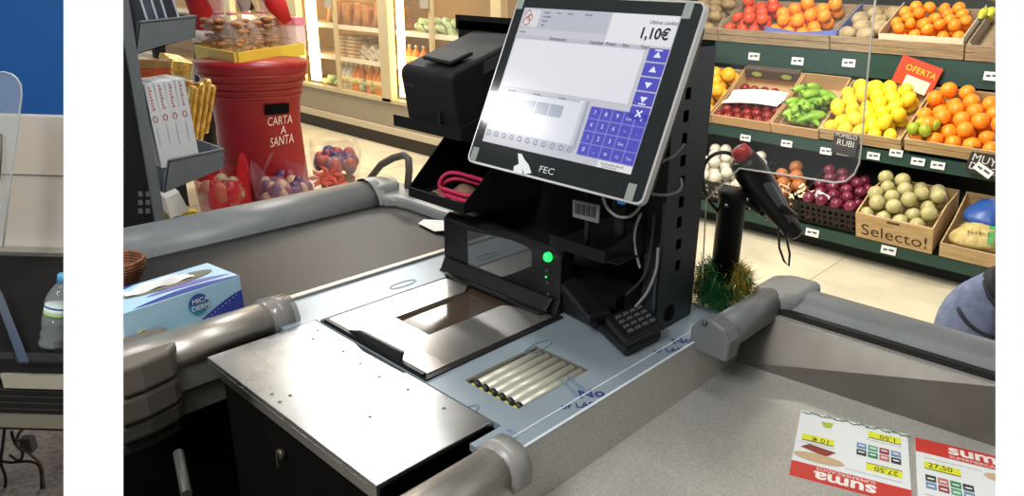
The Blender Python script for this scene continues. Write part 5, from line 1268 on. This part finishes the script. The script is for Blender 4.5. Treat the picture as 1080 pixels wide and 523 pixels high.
b = MB().m(mat('bottle_label_white', (214, 226, 220), .5)); b.lathe([(.1335*k_, .36*k_), (.1335*k_, .47*k_)], 22, ub, ax=ax_); b.m(mat('bottle_label_green', (140, 190, 90), .5)).lathe([(.1345*k_, .36*k_), (.1345*k_, .39*k_)], 22, ub, ax=ax_); b.m(mat('bottle_label_blue', (60, 110, 170), .5)).lathe([(.1345*k_, .445*k_), (.1345*k_, .468*k_)], 22, ub, ax=ax_); b.build('label', wbt)
# acrylic screen and cables
gs = 1.5
P_ = [B2(x, y, gs) for x, y in ((-6, 77), (5, 76.5), (12, 78.5), (18, 83), (22, 90), (23, 100), (21, 116), (12, 186), (3, 262), (-6, 262))]
a2 = thing('counter_screen', B2(5, 262, gs), 'clear acrylic counter screen with rounded top corner against the blue wall', 'screen')
b = MB().m(clear('acrylic_side', (190, 205, 215), .22, .08)); b.ext(P_, GH*.004); b.build('sheet', a2)
b = MB().m(clear('acrylic_side_edge', (216, 226, 232), .6, .15)); b.tube(P_[:9], .0022, 6); b.build('polished_edge', a2)
b = MB().m(mat('holder_bronze', (120, 112, 100), .5)); b.tube([B2(x, y, gs-.01) for x, y in ((-3, 143), (1.5, 142), (1, 165), (-1, 190))], .003, 6); b.build('leaflet_clip', a2)
for i, (pts, l) in enumerate(((((5, 452), (3, 470), (1, 488), (6, 505), (4, 523), (3, 540)), 'black cable hanging down at the edge under the black belt'),
                              (((67, 446), (40, 447), (22, 455), (18, 470), (30, 478), (44, 492), (46, 510), (50, 540)), 'brown cable arching over the floor under the black belt'),
                              (((-4, 485), (10, 488), (30, 487), (42, 493), (44, 515), (44, 540)), 'black cable running level then turning down'),
                              (((12, 455), (16, 468), (24, 478), (20, 486), (10, 480)), 'short tangled cable end at the plug'))):
    b = MB().m(mat('lead_%d' % i, ((16, 16, 16), (88, 76, 60), (18, 18, 20), (30, 28, 26))[i], .5)); b.tube(spl([at(x, y, g=1.5*K) for x, y in pts]), .0045, 7); tag(b.build('floor_cable'), l, 'cable')
b = MB().m(mat('adapter_grey', (60, 58, 56), .6)); q = at(20, 470, g=1.5*K); b.obox(q+Vector((0, 0, -.03)), RH*.035, GH*.03, Vector((0, 0, .05))); tag(b.build('power_adapter', bev=.004), 'dark power adapter among the cables under the black belt', 'adapter')

# ================================================================== LIMITS OF WHAT IS BUILT
# the place is modelled only as far sideways as the photograph sees it; whatever runs on beyond (floor, belts, walls, boxes) is cut off square there
def limit(objs, px, keep_right):
    a, c = sight(px, 0), sight(px, 500); n = a.cross(c).normalized()
    if n.dot(sight(px+50, 250)) < 0: n = -n
    if not keep_right: n = -n                                    # n points into the part that is kept
    dg = bpy.context.evaluated_depsgraph_get(); dg.update()
    for o in objs:
        if o.type != 'MESH': continue
        mw = o.matrix_world.copy()
        ds = [(mw @ v.co-EYEP).dot(n) for v in o.data.vertices]
        if not ds: continue
        if min(ds) > -1e-4: continue
        if max(ds) < .0005:
            bpy.data.objects.remove(o); continue
        me = bpy.data.meshes.new_from_object(o.evaluated_get(dg)); o.modifiers.clear(); o.data = me
        bm = bmesh.new(); bm.from_mesh(me); bm.transform(mw)
        bmesh.ops.remove_doubles(bm, verts=bm.verts, dist=1e-6)
        r_ = bmesh.ops.bisect_plane(bm, geom=bm.verts[:]+bm.edges[:]+bm.faces[:], dist=1e-6, plane_co=EYEP, plane_no=n, clear_inner=True)
        ce = [e for e in r_['geom_cut'] if isinstance(e, bmesh.types.BMEdge)]
        try: bmesh.ops.triangle_fill(bm, edges=[e for e in ce if len(e.link_faces) < 2], use_beauty=True)
        except Exception: pass
        bm.transform(mw.inverted()); bm.to_mesh(me); bm.free()
def tidy():
    for o in list(SC.objects):
        if o.type == 'EMPTY' and not o.children: bpy.data.objects.remove(o)
bpy.context.view_layer.update()
limit([o for o in list(SC.objects) if o.name in MAIN and o.name not in SHELL], 130, True)
limit([o for o in list(SC.objects) if o.name in MAIN and o.name not in SHELL], 1050, False)
limit([o for o in list(SC.objects) if o.name not in MAIN], 67, False)
tidy()
